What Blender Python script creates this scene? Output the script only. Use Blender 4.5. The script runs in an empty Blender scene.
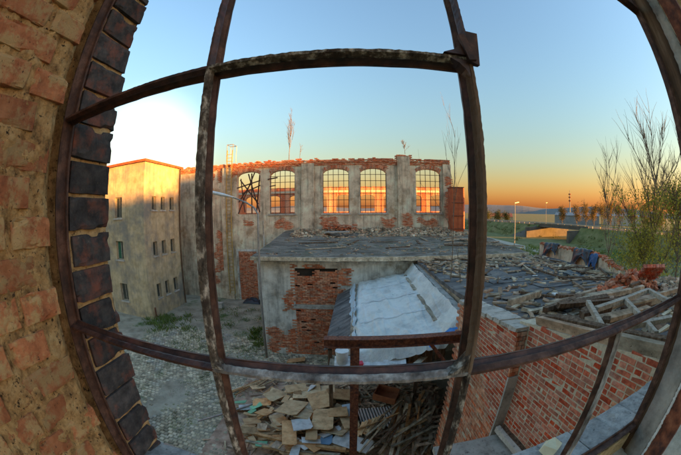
import bpy, math, random
import numpy as np
from mathutils import Vector, Matrix, noise as mnoise

# ------------------------------------------------------------------ camera, sky, sun, exposure
S = bpy.context.scene
C = S.collection
EYE = 7.5                                   # eye height above the yard (third storey window)
FPX = 295.47                                # equisolid focal length in photo pixels (photo 681 wide)
PITCH, ROLL, YAW = map(math.radians, (2.94, 0.49, -2.52))

def _rot():
    c, s = math.cos, math.sin
    Rx = np.array([[1, 0, 0], [0, c(PITCH), s(PITCH)], [0, -s(PITCH), c(PITCH)]])
    Rz = np.array([[c(ROLL), -s(ROLL), 0], [s(ROLL), c(ROLL), 0], [0, 0, 1]])
    Ry = np.array([[c(YAW), 0, s(YAW)], [0, 1, 0], [-s(YAW), 0, c(YAW)]])
    return Ry @ Rx @ Rz
RM = _rot()
def _w(v): return Vector((v[0], v[2], -v[1]))
cam = bpy.data.cameras.new('camera'); co = bpy.data.objects.new('camera', cam); C.objects.link(co)
rt, dn, fw = (_w(RM @ np.array(a, float)) for a in ((1, 0, 0), (0, 1, 0), (0, 0, 1)))
co.matrix_world = Matrix(((rt.x, -dn.x, -fw.x, 0), (rt.y, -dn.y, -fw.y, 0), (rt.z, -dn.z, -fw.z, EYE), (0, 0, 0, 1)))
cam.type = 'PANO'
cam.sensor_fit = 'HORIZONTAL'; cam.sensor_width = 36.0
for h in (cam, getattr(cam, 'cycles', None)):
    try:
        h.panorama_type = 'FISHEYE_EQUISOLID'; h.fisheye_lens = FPX / 681 * 36.0; h.fisheye_fov = math.radians(200)
    except Exception:
        pass
cam.clip_start = 0.01; cam.clip_end = 20000
S.camera = co

SUN_AZ, SUN_EL = 118.0, 4.0                 # clockwise from +Y (out of the window); low, to the right and just behind
W = bpy.data.worlds.new('World'); S.world = W; W.use_nodes = True
wn, wl = W.node_tree.nodes, W.node_tree.links
bgn = wn['Background']
sky = wn.new('ShaderNodeTexSky'); sky.sky_type = 'NISHITA'; sky.sun_disc = False
sky.sun_elevation = math.radians(SUN_EL); sky.sun_rotation = math.radians(SUN_AZ)
sky.altitude = 200; sky.air_density = 2.25; sky.dust_density = 1.1; sky.ozone_density = 4.8
hsv = wn.new('ShaderNodeHueSaturation'); hsv.inputs['Saturation'].default_value = 0.9          # hazy evening air: muted colours
tint = wn.new('ShaderNodeMix'); tint.data_type = 'RGBA'; tint.blend_type = 'MULTIPLY'; tint.inputs[0].default_value = 1.0; tint.inputs[7].default_value = (1.05, 0.985, 0.93, 1)
wl.new(sky.outputs[0], hsv.inputs['Color']); wl.new(hsv.outputs[0], tint.inputs[6]); tc = wn.new('ShaderNodeTexCoord'); dt = wn.new('ShaderNodeVectorMath'); dt.operation = 'DOT_PRODUCT'
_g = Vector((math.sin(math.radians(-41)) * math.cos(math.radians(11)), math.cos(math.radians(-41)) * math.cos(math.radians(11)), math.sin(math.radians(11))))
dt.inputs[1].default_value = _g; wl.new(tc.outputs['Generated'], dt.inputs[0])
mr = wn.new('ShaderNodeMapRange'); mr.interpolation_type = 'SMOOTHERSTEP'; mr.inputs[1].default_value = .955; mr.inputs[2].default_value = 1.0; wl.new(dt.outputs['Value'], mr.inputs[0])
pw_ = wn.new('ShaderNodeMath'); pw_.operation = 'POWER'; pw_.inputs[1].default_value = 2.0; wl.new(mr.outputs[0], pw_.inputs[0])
hz = wn.new('ShaderNodeMix'); hz.data_type = 'RGBA'; hz.blend_type = 'ADD'; hz.inputs[7].default_value = (.55, .50, .41, 1)   # soft white glow added to the sky above the ochre building
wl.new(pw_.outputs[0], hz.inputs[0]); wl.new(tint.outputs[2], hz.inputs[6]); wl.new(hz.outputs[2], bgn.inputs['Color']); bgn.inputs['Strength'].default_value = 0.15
sl = bpy.data.lights.new('sun', 'SUN'); so = bpy.data.objects.new('sun', sl); C.objects.link(so)
sl.energy = 2.8; sl.angle = math.radians(0.5); sl.color = (1.0, 0.45, 0.10)
sd = Vector((math.sin(math.radians(SUN_AZ)) * math.cos(math.radians(SUN_EL)), math.cos(math.radians(SUN_AZ)) * math.cos(math.radians(SUN_EL)), math.sin(math.radians(SUN_EL))))
so.rotation_euler = sd.to_track_quat('Z', 'Y').to_euler(); so.location = (60, -20, 40)
vs = S.view_settings
vs.view_transform = 'Standard'; vs.look = 'None'; vs.gamma = 1; vs.use_curve_mapping = False
vs.exposure = 3.0
S.cycles.use_denoising = True
S.cycles.max_bounces = 6

# ------------------------------------------------------------------ helpers
R = random.Random(7)
def ru(a, b): return R.uniform(a, b)

def ray(x, y):                               # photo pixel -> world direction from the eye
    px, py = x - 340.5, y - 227.5; r = math.hypot(px, py)
    t = 2 * math.asin(min(1, r / (2 * FPX))); s = math.sin(t) / max(r, 1e-9)
    return _w(RM @ np.array([px * s, py * s, math.cos(t)]))
E0 = Vector((0, 0, EYE))
def atz(x, y, z): d = ray(x, y); return E0 + d * ((z - EYE) / d.z)
def aty(x, y, Y): d = ray(x, y); return E0 + d * (Y / d.y)
def atx(x, y, X): d = ray(x, y); return E0 + d * (X / d.x)

class MB:
    def __init__(s): s.v = []; s.f = []
    def add(s, vs, fs):
        o = len(s.v); s.v += [tuple(p) for p in vs]; s.f += [tuple(i + o for i in f) for f in fs]
    def box(s, c, size, rot=None, jit=0):
        hx, hy, hz = size[0] / 2, size[1] / 2, size[2] / 2
        vs = [Vector((x, y, z)) for x in (-hx, hx) for y in (-hy, hy) for z in (-hz, hz)]
        if jit: vs = [v + Vector((ru(-jit, jit), ru(-jit, jit), ru(-jit, jit))) for v in vs]
        if rot is not None: vs = [rot @ v for v in vs]
        c = Vector(c)
        s.add([v + c for v in vs], [(0, 1, 3, 2), (4, 6, 7, 5), (0, 4, 5, 1), (2, 3, 7, 6), (0, 2, 6, 4), (1, 5, 7, 3)])
    def bx(s, x0, x1, y0, y1, z0, z1):
        s.box(((x0 + x1) / 2, (y0 + y1) / 2, (z0 + z1) / 2), (x1 - x0, y1 - y0, z1 - z0))
    def beam(s, a, b, w, h, up=(0, 0, 1), jit=0):
        a, b = Vector(a), Vector(b); d = b - a; L = d.length; d.normalize()
        sd_ = d.cross(Vector(up))
        if sd_.length < 1e-4: sd_ = d.cross(Vector((1, 0, 0)))
        sd_.normalize(); u = sd_.cross(d)
        s.box((a + b) / 2, (w, L, h), Matrix((sd_, d, u)).transposed(), jit)
    def tube(s, pts, rad, n=6, cap=True):
        pts = [Vector(p) for p in pts]; rings = []; o = len(s.v)
        if not isinstance(rad, (list, tuple)): rad = [rad] * len(pts)
        for i, p in enumerate(pts):
            t = (pts[min(i + 1, len(pts) - 1)] - pts[max(i - 1, 0)]).normalized()
            a = t.cross(Vector((0.13, 0.2, 1)) if abs(t.z) < .95 else Vector((1, 0.1, 0))).normalized(); b = t.cross(a)
            for k in range(n):
                q = 2 * math.pi * k / n
                s.v.append(tuple(p + (a * math.cos(q) + b * math.sin(q)) * rad[i]))
        for i in range(len(pts) - 1):
            for k in range(n):
                k2 = (k + 1) % n
                s.f.append((o + i * n + k, o + i * n + k2, o + (i + 1) * n + k2, o + (i + 1) * n + k))
        if cap:
            s.f.append(tuple(o + k for k in range(n))[::-1]); s.f.append(tuple(o + (len(pts) - 1) * n + k for k in range(n)))
    def extr(s, a, b, prof, u, w, nseg=1, jit=0, taper=None):
        # extrude a closed 2-D profile (coords along u, w) from a to b
        a, b, u, w = Vector(a), Vector(b), Vector(u), Vector(w); n = len(prof); o = len(s.v)
        for i in range(nseg + 1):
            p = a.lerp(b, i / nseg)
            for (x, y) in prof:
                s.v.append(tuple(p + u * (x + ru(-jit, jit)) + w * (y + ru(-jit, jit))))
        for i in range(nseg):
            for k in range(n):
                k2 = (k + 1) % n
                s.f.append((o + i * n + k, o + i * n + k2, o + (i + 1) * n + k2, o + (i + 1) * n + k))
        s.f.append(tuple(o + k for k in range(n))[::-1]); s.f.append(tuple(o + nseg * n + k for k in range(n)))
    def grid(s, fn, nu, nv):
        o = len(s.v)
        for j in range(nv + 1):
            for i in range(nu + 1): s.v.append(tuple(fn(i / nu, j / nv)))
        for j in range(nv):
            for i in range(nu):
                a = o + j * (nu + 1) + i; s.f.append((a, a + 1, a + nu + 2, a + nu + 1))
    def slab(s, fn, nu, nv, th):              # a grid with thickness downwards
        top = MB(); top.grid(fn, nu, nv); s.add(top.v, top.f)
        s.add([(x, y, z - th) for x, y, z in top.v], [f[::-1] for f in top.f])
        idx = [i for i in range(nu + 1)] + [j * (nu + 1) + nu for j in range(1, nv + 1)] + [nv * (nu + 1) + i for i in range(nu - 1, -1, -1)] + [j * (nu + 1) for j in range(nv - 1, 0, -1)]
        ring = [top.v[i] for i in idx]; n = len(ring)
        s.add(ring + [(x, y, z - th) for x, y, z in ring], [((k + 1) % n, k, n + k, n + (k + 1) % n) for k in range(n)])
    def mesh(s, name, m, smooth=False):
        me = bpy.data.meshes.new(name); me.from_pydata(s.v, [], s.f); me.update()
        if m: me.materials.append(m)
        if smooth: me.polygons.foreach_set('use_smooth', [True] * len(me.polygons))
        return me
    def build(s, name, m, parent=None, smooth=False, **tags):
        return put(name, s.mesh(name, m, smooth), parent, **tags)

def put(name, me, parent=None, mw=None, **tags):
    o = bpy.data.objects.new(name, me); C.objects.link(o)
    if parent is not None: o.parent = parent
    if mw is not None: o.matrix_local = mw
    if tags.get('cat') and 'kind' not in tags: o['kind'] = 'thing'
    for k, v in tags.items():
        if v is not None: o[{'cat': 'category'}.get(k, k)] = v
    return o
def thing(name, label, cat, loc=(0, 0, 0), group=None, rz=0):
    o = put(name, None, label=label, cat=cat, group=group); o.location = loc; o.rotation_euler = (0, 0, rz)
    return o
def rotz(a): return Matrix.Rotation(a, 3, 'Z')
def eul(x, y, z): return (Matrix.Rotation(z, 3, 'Z') @ Matrix.Rotation(y, 3, 'Y') @ Matrix.Rotation(x, 3, 'X'))

# ------------------------------------------------------------------ materials
def mat(name, cols, scale=3.0, stops=None, rough=.85, bump=.3, bscale=30, bdist=.01, rand=0.0, hue=0.0, island=False,
        stain=None, stain_scale=1.2, stain_lo=.5, stain_hi=.65, metal=0.0, stretch=(1, 1, 1), spec=.3, trans=0.0, streak=None, streak_amt=.5, detail=10, mul=1.0, pits=None, pit_scale=60, pit_lo=.60, pit_hi=.68):
    mul *= 1.1; cols = [tuple(min(.8, c * mul * f) for c, f in zip(k, (1.06, 1.0, .90))) for k in cols]
    m = bpy.data.materials.new(name); m.use_nodes = True; n, l = m.node_tree.nodes, m.node_tree.links
    b = n['Principled BSDF']
    def N(t, **kw):
        k = n.new(t)
        for a, v in kw.items():
            if a in k.inputs: k.inputs[a].default_value = v
            else: setattr(k, a, v)
        return k
    geo = N('ShaderNodeNewGeometry'); mp = N('ShaderNodeMapping'); mp.inputs['Scale'].default_value = stretch
    l.new(geo.outputs['Position'], mp.inputs['Vector'])
    ns = N('ShaderNodeTexNoise', Scale=scale, Detail=detail, Roughness=.65); l.new(mp.outputs[0], ns.inputs['Vector'])
    cr = N('ShaderNodeValToRGB'); e = cr.color_ramp.elements
    k = len(cols); stops = stops or [(.3 + .4 * i / max(1, k - 1)) for i in range(k)]
    while len(e) < k: e.new(.5)
    for i, c in enumerate(cols): e[i].position = stops[i]; e[i].color = (*c, 1)
    l.new(ns.outputs['Fac'], cr.inputs['Fac']); col = cr.outputs['Color']
    if stain:
        n2 = N('ShaderNodeTexNoise', Scale=stain_scale, Detail=9.0, Roughness=.7); l.new(geo.outputs['Position'], n2.inputs['Vector'])
        r2 = N('ShaderNodeMapRange'); r2.inputs[1].default_value = stain_lo; r2.inputs[2].default_value = stain_hi
        l.new(n2.outputs['Fac'], r2.inputs[0])
        mx = N('ShaderNodeMix', data_type='RGBA'); l.new(r2.outputs[0], mx.inputs[0]); l.new(col, mx.inputs[6]); mx.inputs[7].default_value = (*stain, 1); col = mx.outputs[2]
    if streak:
        m3 = N('ShaderNodeMapping'); m3.inputs['Scale'].default_value = (3, 3, .25); l.new(geo.outputs['Position'], m3.inputs['Vector'])
        n3 = N('ShaderNodeTexNoise', Scale=1.5, Detail=8.0, Roughness=.7); l.new(m3.outputs[0], n3.inputs['Vector'])
        r3 = N('ShaderNodeMapRange'); r3.inputs[1].default_value = .48; r3.inputs[2].default_value = .72; r3.inputs[4].default_value = streak_amt
        l.new(n3.outputs['Fac'], r3.inputs[0])
        mx = N('ShaderNodeMix', data_type='RGBA'); l.new(r3.outputs[0], mx.inputs[0]); l.new(col, mx.inputs[6]); mx.inputs[7].default_value = (*streak, 1); col = mx.outputs[2]
    if pits:
        n4 = N('ShaderNodeTexNoise', Scale=pit_scale, Detail=6.0, Roughness=.75); l.new(geo.outputs['Position'], n4.inputs['Vector'])
        r7 = N('ShaderNodeMapRange'); r7.inputs[1].default_value = pit_lo; r7.inputs[2].default_value = pit_hi; l.new(n4.outputs['Fac'], r7.inputs[0])
        mx = N('ShaderNodeMix', data_type='RGBA'); l.new(r7.outputs[0], mx.inputs[0]); l.new(col, mx.inputs[6]); mx.inputs[7].default_value = (*pits, 1); col = mx.outputs[2]
    if rand or hue:
        if island: rn = geo.outputs['Random Per Island']
        else: rn = N('ShaderNodeObjectInfo').outputs['Random']
        hs = N('ShaderNodeHueSaturation'); l.new(col, hs.inputs['Color'])
        r4 = N('ShaderNodeMapRange'); r4.inputs[3].default_value = 1 - rand; r4.inputs[4].default_value = 1 + rand; l.new(rn, r4.inputs[0]); l.new(r4.outputs[0], hs.inputs['Value'])
        if hue:
            ml = N('ShaderNodeMath', operation='MULTIPLY'); l.new(rn, ml.inputs[0]); ml.inputs[1].default_value = 7.13
            fr = N('ShaderNodeMath', operation='FRACT'); l.new(ml.outputs[0], fr.inputs[0])
            r5 = N('ShaderNodeMapRange'); r5.inputs[3].default_value = .5 - hue; r5.inputs[4].default_value = .5 + hue; l.new(fr.outputs[0], r5.inputs[0]); l.new(r5.outputs[0], hs.inputs['Hue'])
            r6 = N('ShaderNodeMapRange'); r6.inputs[3].default_value = 1.12; r6.inputs[4].default_value = .82; l.new(fr.outputs[0], r6.inputs[0]); l.new(r6.outputs[0], hs.inputs['Saturation'])
        col = hs.outputs['Color']
    l.new(col, b.inputs['Base Color'])
    b.inputs['Roughness'].default_value = rough; b.inputs['Metallic'].default_value = metal; b.inputs['Specular IOR Level'].default_value = spec
    if bump:
        nb = N('ShaderNodeTexNoise', Scale=bscale, Detail=9.0, Roughness=.7); l.new(mp.outputs[0], nb.inputs['Vector'])
        bp = N('ShaderNodeBump'); bp.inputs['Strength'].default_value = bump; bp.inputs['Distance'].default_value = bdist
        l.new(nb.outputs['Fac'], bp.inputs['Height']); l.new(bp.outputs[0], b.inputs['Normal'])
    if trans:
        t = N('ShaderNodeBsdfTranslucent'); l.new(col, t.inputs['Color']); ms = N('ShaderNodeMixShader'); ms.inputs[0].default_value = trans
        l.new(b.outputs[0], ms.inputs[1]); l.new(t.outputs[0], ms.inputs[2]); l.new(ms.outputs[0], n['Material Output'].inputs['Surface'])
    return m

M = {}
M['brick'] = mat('red_brick', [(.16, .042, .026), (.34, .092, .052), (.44, .165, .095)], 14, rand=.22, hue=.01, bump=.6, bscale=90, bdist=.006, stain=(.50, .42, .33), stain_scale=2.2, stain_lo=.56, stain_hi=.74, streak=(.09, .045, .035), streak_amt=.55, pits=(.06, .025, .02), pit_scale=38, mul=1.4)
M['brick_i'] = mat('red_brick_joined', [(.16, .06, .035), (.36, .14, .075), (.46, .23, .13)], 10, rand=.26, hue=.012, island=True, bump=.6, bscale=70, bdist=.006, stain=(.42, .36, .28), stain_scale=2.5, stain_lo=.58, stain_hi=.72, mul=1.35, streak=(.09, .05, .04), streak_amt=.4)
M['brick_inner'] = mat('worn_inner_brick', [(.17, .06, .03), (.31, .125, .058), (.40, .19, .095)], 18, rand=.22, hue=.0, bump=.9, bscale=60, bdist=.008, stain=(.46, .31, .14), stain_scale=15, stain_lo=.47, stain_hi=.57, mul=1.2, pits=(.05, .022, .014), pit_scale=85, pit_lo=.60, pit_hi=.66)
M['mortar_inner'] = mat('ochre_lime_mortar', [(.13, .075, .03), (.42, .27, .12), (.60, .43, .22)], 30, bump=1.0, bscale=90, bdist=.014, stain=(.10, .06, .03), stain_scale=14, stain_lo=.58, stain_hi=.70, mul=1.2, pits=(.04, .022, .012), pit_scale=75, pit_lo=.57, pit_hi=.63)
M['clinker'] = mat('dark_clinker', [(.018, .018, .02), (.045, .045, .05), (.085, .08, .08)], 26, rand=.3, rough=.9, bump=.5, bscale=80, bdist=.004, stain=(.20, .075, .05), stain_scale=9, stain_lo=.50, stain_hi=.66, pits=(.16, .13, .10), pit_scale=75, pit_lo=.63, pit_hi=.70)
M['mortar'] = mat('tan_mortar', [(.20, .13, .06), (.46, .33, .17), (.58, .45, .27)], 30, bump=.9, bscale=70, bdist=.008, pits=(.07, .045, .02), pit_scale=90, pit_lo=.57, pit_hi=.63)
M['mortar_pale'] = mat('pale_mortar', [(.36, .32, .25), (.62, .57, .46)], 20, bump=.6, bscale=60)
M['rust'] = mat('rusty_steel', [(.05, .022, .016), (.17, .058, .034), (.30, .125, .07)], 22, rough=.75, bump=.5, bscale=90, bdist=.003, stain=(.05, .03, .03), stain_scale=9, stain_lo=.5, stain_hi=.68)
M['rust_frame'] = mat('brown_rusted_frame', [(.022, .014, .011), (.075, .038, .027), (.17, .095, .07)], 24, rough=.7, bump=.5, bscale=90, bdist=.003, stain=(.035, .025, .025), stain_scale=9, stain_lo=.5, stain_hi=.68)
M['rust_dark'] = mat('brown_black_painted_steel', [(.014, .009, .008), (.05, .022, .016), (.11, .05, .035)], 30, rough=.5, bump=.4, bscale=120, bdist=.002, spec=.4, stain=(.12, .04, .03), stain_scale=14, stain_lo=.56, stain_hi=.7)
M['putty'] = mat('cracked_putty', [(.02, .016, .012), (.12, .10, .08), (.52, .49, .43)], 70, stops=[.34, .5, .64], rough=.9, bump=1.0, bscale=110, bdist=.006, stretch=(1, 1, .6), stain=(.05, .035, .025), stain_scale=25, stain_lo=.52, stain_hi=.62)
M['peel'] = mat('peeling_grey_paint', [(.07, .06, .055), (.20, .19, .18), (.50, .50, .49)], 26, stops=[.36, .5, .66], rough=.8, bump=.9, bscale=70, bdist=.005, stretch=(1, 1, .35))
M['greypaint'] = mat('worn_grey_paint', [(.10, .095, .09), (.20, .20, .195), (.30, .30, .29)], 9, rough=.8, bump=.6, bscale=120, bdist=.003, stain=(.06, .05, .045), stain_scale=12, stain_lo=.6, stain_hi=.75, mul=1.3)
M['wood_dark'] = mat('dark_weathered_timber', [(.03, .02, .014), (.11, .07, .045), (.24, .18, .13)], 18, stretch=(1, 1, .12), rough=.9, bump=.9, bscale=50, bdist=.006)
M['wood'] = mat('grey_weathered_wood', [(.085, .066, .048), (.225, .18, .13), (.37, .31, .24)], 6, rand=.4, hue=.015, rough=.9, bump=.6, bscale=40, bdist=.006, stretch=(1, .5, 1), mul=1.5, pits=(.03, .022, .015), pit_scale=22)
M['wood_warm'] = mat('warm_brown_wood', [(.14, .075, .035), (.30, .18, .085), (.42, .27, .14)], 6, rand=.3, hue=.015, rough=.85, bump=.5, bscale=40, bdist=.006, mul=1.35, pits=(.06, .035, .02), pit_scale=22)
M['chip'] = mat('tan_chipboard', [(.28, .17, .085), (.45, .29, .155), (.56, .39, .225)], 4, rand=.25, hue=.012, rough=.85, bump=.15, bscale=60, bdist=.003, stain=(.22, .15, .09), stain_scale=2.2, stain_lo=.58, stain_hi=.75, mul=1.35, pits=(.16, .10, .055), pit_scale=13, pit_lo=.63, pit_hi=.72)
M['white'] = mat('dirty_white_board', [(.34, .37, .40), (.60, .63, .66), (.74, .76, .78)], 3, rand=.12, rough=.7, bump=.15, bscale=40, stain=(.30, .28, .25), stain_scale=2.5, stain_lo=.58, stain_hi=.8)
M['green'] = mat('mint_green_board', [(.16, .40, .26), (.24, .55, .36)], 3, rand=.2, rough=.7, bump=.1)
M['blue_board'] = mat('blue_grey_board', [(.10, .18, .30), (.18, .30, .45)], 3, rand=.25, rough=.7, bump=.1)
M['redbox'] = mat('red_brown_board', [(.22, .08, .04), (.38, .15, .075)], 5, rough=.8, bump=.2)
M['tarp'] = mat('white_tarpaulin', [(.42, .46, .47), (.58, .62, .62), (.68, .70, .68)], 1.6, rough=.42, bump=.9, bscale=7, bdist=.05, stretch=(1, .3, 1), spec=.45, stain=(.40, .42, .40), stain_scale=1.1, stain_lo=.5, stain_hi=.7, mul=1.12, pits=(.22, .23, .22), pit_scale=4, pit_lo=.60, pit_hi=.72, streak=(.36, .37, .36), streak_amt=.35)
M['tarp_blue'] = mat('blue_tarpaulin', [(.02, .13, .42), (.04, .24, .62)], 3, rough=.45, bump=.3, bscale=8)
M['tarp_pale'] = mat('pale_blue_tarpaulin', [(.30, .46, .62), (.55, .68, .78)], 3, rough=.45, bump=.3, bscale=8)
M['tarp_black'] = mat('black_blue_sheeting', [(.010, .014, .022), (.03, .04, .06)], 4, rough=.4, bump=.5, bscale=8, bdist=.03, spec=.5)
M['tarp_navy'] = mat('blue_sheeting', [(.02, .06, .16), (.05, .12, .28)], 4, rough=.5, bump=.5, bscale=8, bdist=.03)
M['yellow'] = mat('ochre_render', [(.30, .235, .14), (.45, .365, .235), (.54, .45, .31)], 1.8, rough=.92, bump=.5, bscale=14, bdist=.02, streak=(.17, .15, .12), streak_amt=.55, stain=(.28, .25, .20), stain_scale=.5, stain_lo=.46, stain_hi=.62, mul=1.05, pits=(.10, .08, .055), pit_scale=6, pit_lo=.64, pit_hi=.72)
M['plaster'] = mat('stained_grey_render', [(.20, .165, .125), (.44, .38, .30), (.62, .56, .46)], 1.1, rough=.92, bump=.6, bscale=12, bdist=.025, streak=(.085, .07, .055), streak_amt=.75, stain=(.40, .26, .14), stain_scale=.8, stain_lo=.54, stain_hi=.68, mul=1.3, pits=(.07, .05, .035), pit_scale=7, pit_lo=.62, pit_hi=.70)
M['plaster_b'] = mat('blue_grey_render', [(.18, .175, .165), (.42, .42, .40), (.60, .59, .55)], 1.4, rough=.92, bump=.6, bscale=12, bdist=.02, streak=(.09, .085, .08), streak_amt=.6, stain=(.36, .29, .20), stain_scale=1.1, stain_lo=.52, stain_hi=.66, mul=1.35, pits=(.06, .05, .045), pit_scale=8, pit_lo=.62, pit_hi=.70)
M['felt'] = mat('grey_roofing_felt', [(.035, .036, .04), (.10, .10, .105), (.21, .205, .20)], 1.6, rough=.85, bump=.6, bscale=7, bdist=.03, stretch=(.5, 1.8, 1), stain=(.24, .21, .17), stain_scale=1.2, stain_lo=.55, stain_hi=.72, mul=1.15, pits=(.03, .028, .025), pit_scale=5, pit_lo=.58, pit_hi=.68)
M['felt_moss'] = mat('mossy_roofing_felt', [(.05, .045, .04), (.14, .125, .105), (.26, .235, .20)], 1.5, rough=.9, bump=.8, bscale=8, bdist=.04, stretch=(.5, 1.4, 1), stain=(.10, .10, .05), stain_scale=1.1, stain_lo=.52, stain_hi=.68, mul=1.2, pits=(.035, .03, .022), pit_scale=5, pit_lo=.57, pit_hi=.66)
M['cobble'] = mat('granite_cobble', [(.125, .108, .075), (.28, .245, .18), (.41, .37, .285)], 2.2, rand=.4, island=True, rough=.8, bump=.5, bscale=35, bdist=.008, stain=(.36, .335, .28), stain_scale=.55, stain_lo=.5, stain_hi=.64, mul=1.5, pits=(.10, .125, .04), pit_scale=.9, pit_lo=.53, pit_hi=.66)
M['dust'] = mat('dusty_yard_earth', [(.10, .09, .065), (.20, .185, .15), (.30, .28, .23)], .9, rough=.95, bump=.5, bscale=12, bdist=.02, stain=(.07, .11, .03), stain_scale=.45, stain_lo=.54, stain_hi=.66, mul=1.5)
M['ground'] = mat('field', [(.075, .085, .03), (.13, .14, .05), (.22, .19, .10)], .35, rough=.95, bump=.3, bscale=2, bdist=.1, stain=(.17, .14, .09), stain_scale=.02, stain_lo=.55, stain_hi=.7)
M['concrete'] = mat('grey_concrete', [(.20, .19, .175), (.33, .32, .30), (.43, .42, .40)], 4, rand=.2, rough=.9, bump=.5, bscale=40, bdist=.006, stain=(.13, .12, .11), stain_scale=5, stain_lo=.56, stain_hi=.7, mul=1.25, pits=(.08, .07, .06), pit_scale=14)
M['sill'] = mat('weathered_sill_block', [(.12, .125, .13), (.24, .25, .26), (.36, .36, .36)], 22, rand=.25, rough=.85, bump=.7, bscale=70, bdist=.006, stain=(.34, .30, .25), stain_scale=9, stain_lo=.56, stain_hi=.7, mul=1.3, pits=(.05, .05, .05), pit_scale=50)
M['stonechip'] = mat('pale_broken_stone', [(.5, .45, .30), (.7, .66, .5)], 10, bump=.5)
M['granite_pink'] = mat('pink_granite', [(.22, .16, .14), (.38, .29, .26)], 20, rand=.2, bump=.5)
M['grass'] = mat('yard_weeds', [(.07, .115, .025), (.13, .19, .045), (.20, .24, .08)], 3, rand=.3, island=True, rough=.9, bump=0, trans=.25)
M['leaf'] = mat('spring_leaf', [(.20, .22, .03), (.34, .33, .05), (.42, .38, .08)], 2, rand=.3, island=True, rough=.7, bump=0, trans=.4)
M['leaf_o'] = mat('olive_leaf', [(.07, .08, .02), (.13, .13, .04)], 2, rand=.3, island=True, rough=.8, bump=0, trans=.3)
M['leaf_far'] = mat('far_leaf', [(.11, .085, .02), (.20, .14, .03)], .3, rand=.3, island=True, rough=.8, bump=0, trans=.3)
M['bark'] = mat('grey_bark', [(.06, .045, .03), (.15, .12, .09), (.24, .21, .17)], 12, rough=.9, bump=.5, bscale=50)
M['asphalt'] = mat('asphalt', [(.05, .05, .052), (.085, .085, .085)], 1, rough=.9, bump=.2)
M['glass'] = mat('dark_glass', [(.03, .035, .03), (.07, .08, .07)], 1.5, rough=.45, bump=0, spec=.4)
M['glassgreen'] = mat('green_shutter', [(.02, .09, .06), (.04, .15, .10)], 3, rough=.5, bump=0)
M['frame'] = mat('grey_frame_paint', [(.14, .13, .11), (.32, .30, .26), (.46, .44, .39)], 14, rough=.7, bump=.2)
M['steel'] = mat('galvanised_steel', [(.20, .20, .20), (.36, .36, .36)], 4, rough=.5, metal=.4, bump=0)
M['lampwhite'] = mat('white_lamp_housing', [(.55, .56, .56), (.75, .76, .76)], 4, rough=.4, bump=0)
M['ladder'] = mat('ochre_painted_steel', [(.28, .19, .06), (.46, .33, .12)], 5, rough=.7, bump=.2)
M['dark'] = mat('shadowed_interior', [(.02, .018, .016), (.05, .045, .04)], 2, rough=.95, bump=.2)  # near-black colour stands in for the shade of interiors
M['old_concrete'] = mat('dark_concrete', [(.07, .065, .06), (.13, .12, .11)], .6, rough=.95, bump=.2)  # one even dark concrete tone for the whole bridge
M['hill'] = mat('haze_tinted_hill', [(.13, .14, .15), (.17, .18, .185)], .004, rough=1, bump=0)  # pale blue-grey: distance haze is put into the hill colour
M['bluesteel'] = mat('pale_blue_cladding', [(.14, .18, .22), (.22, .27, .31)], .3, rough=.7, bump=0)
M['rubble'] = mat('rubble', [(.11, .08, .06), (.26, .20, .15), (.38, .32, .26)], 2.5, rand=.45, hue=.02, island=True, rough=.95, bump=.5, bscale=30, mul=1.4)
M['scrap'] = mat('wood_scrap', [(.07, .05, .035), (.20, .15, .10), (.33, .27, .20)], 2.0, rand=.5, hue=.02, island=True, rough=.95, bump=.3, bscale=30, mul=1.7)
M['redoxide'] = mat('red_oxide_door', [(.20, .045, .02), (.34, .10, .04)], 3, rough=.8, bump=.3, streak=(.12, .04, .02), mul=1.2)

def brick_meshes(name, size, m, n=5, jit=.003, bev=.006):
    out = []
    for i in range(n):
        mb = MB(); hx, hy, hz = size[0] / 2, size[1] / 2, size[2] / 2
        b = bev * ru(.7, 1.5); vs = []
        for sx in (-1, 1):
            for sy in (-1, 1):
                for sz in (-1, 1):
                    p = Vector((sx * hx, sy * hy, sz * hz)) + Vector((ru(-jit, jit), ru(-jit, jit), ru(-jit, jit)))
                    for ax in range(3):
                        q = p.copy()
                        for a2 in range(3):
                            if a2 != ax: q[a2] -= (sx, sy, sz)[a2] * b
                        vs.append(q)
        def I(sx, sy, sz, ax): return ((sx > 0) * 4 + (sy > 0) * 2 + (sz > 0)) * 3 + ax
        fs = []
        for ax in range(3):
            o1, o2 = [a for a in range(3) if a != ax]
            for s in (-1, 1):
                loop = []
                for (p, q) in ((-1, -1), (1, -1), (1, 1), (-1, 1)):
                    k = [0, 0, 0]; k[ax] = s; k[o1] = p; k[o2] = q; loop.append(I(*k, ax))
                flip = (s < 0) ^ (ax == 1); fs.append(tuple(loop[::-1] if flip else loop))
        for ax in range(3):                   # edges
            o1, o2 = [a for a in range(3) if a != ax]
            for p in (-1, 1):
                for q in (-1, 1):
                    k0 = [0, 0, 0]; k0[o1] = p; k0[o2] = q; k1 = list(k0); k0[ax] = -1; k1[ax] = 1
                    fs.append((I(*k0, o1), I(*k1, o1), I(*k1, o2), I(*k0, o2)))
        for sx in (-1, 1):
            for sy in (-1, 1):
                for sz in (-1, 1): fs.append(tuple(I(sx, sy, sz, a) for a in range(3)))
        mb.add(vs, fs); me = mb.mesh(name, m)
        out.append(me)
    return out

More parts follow.
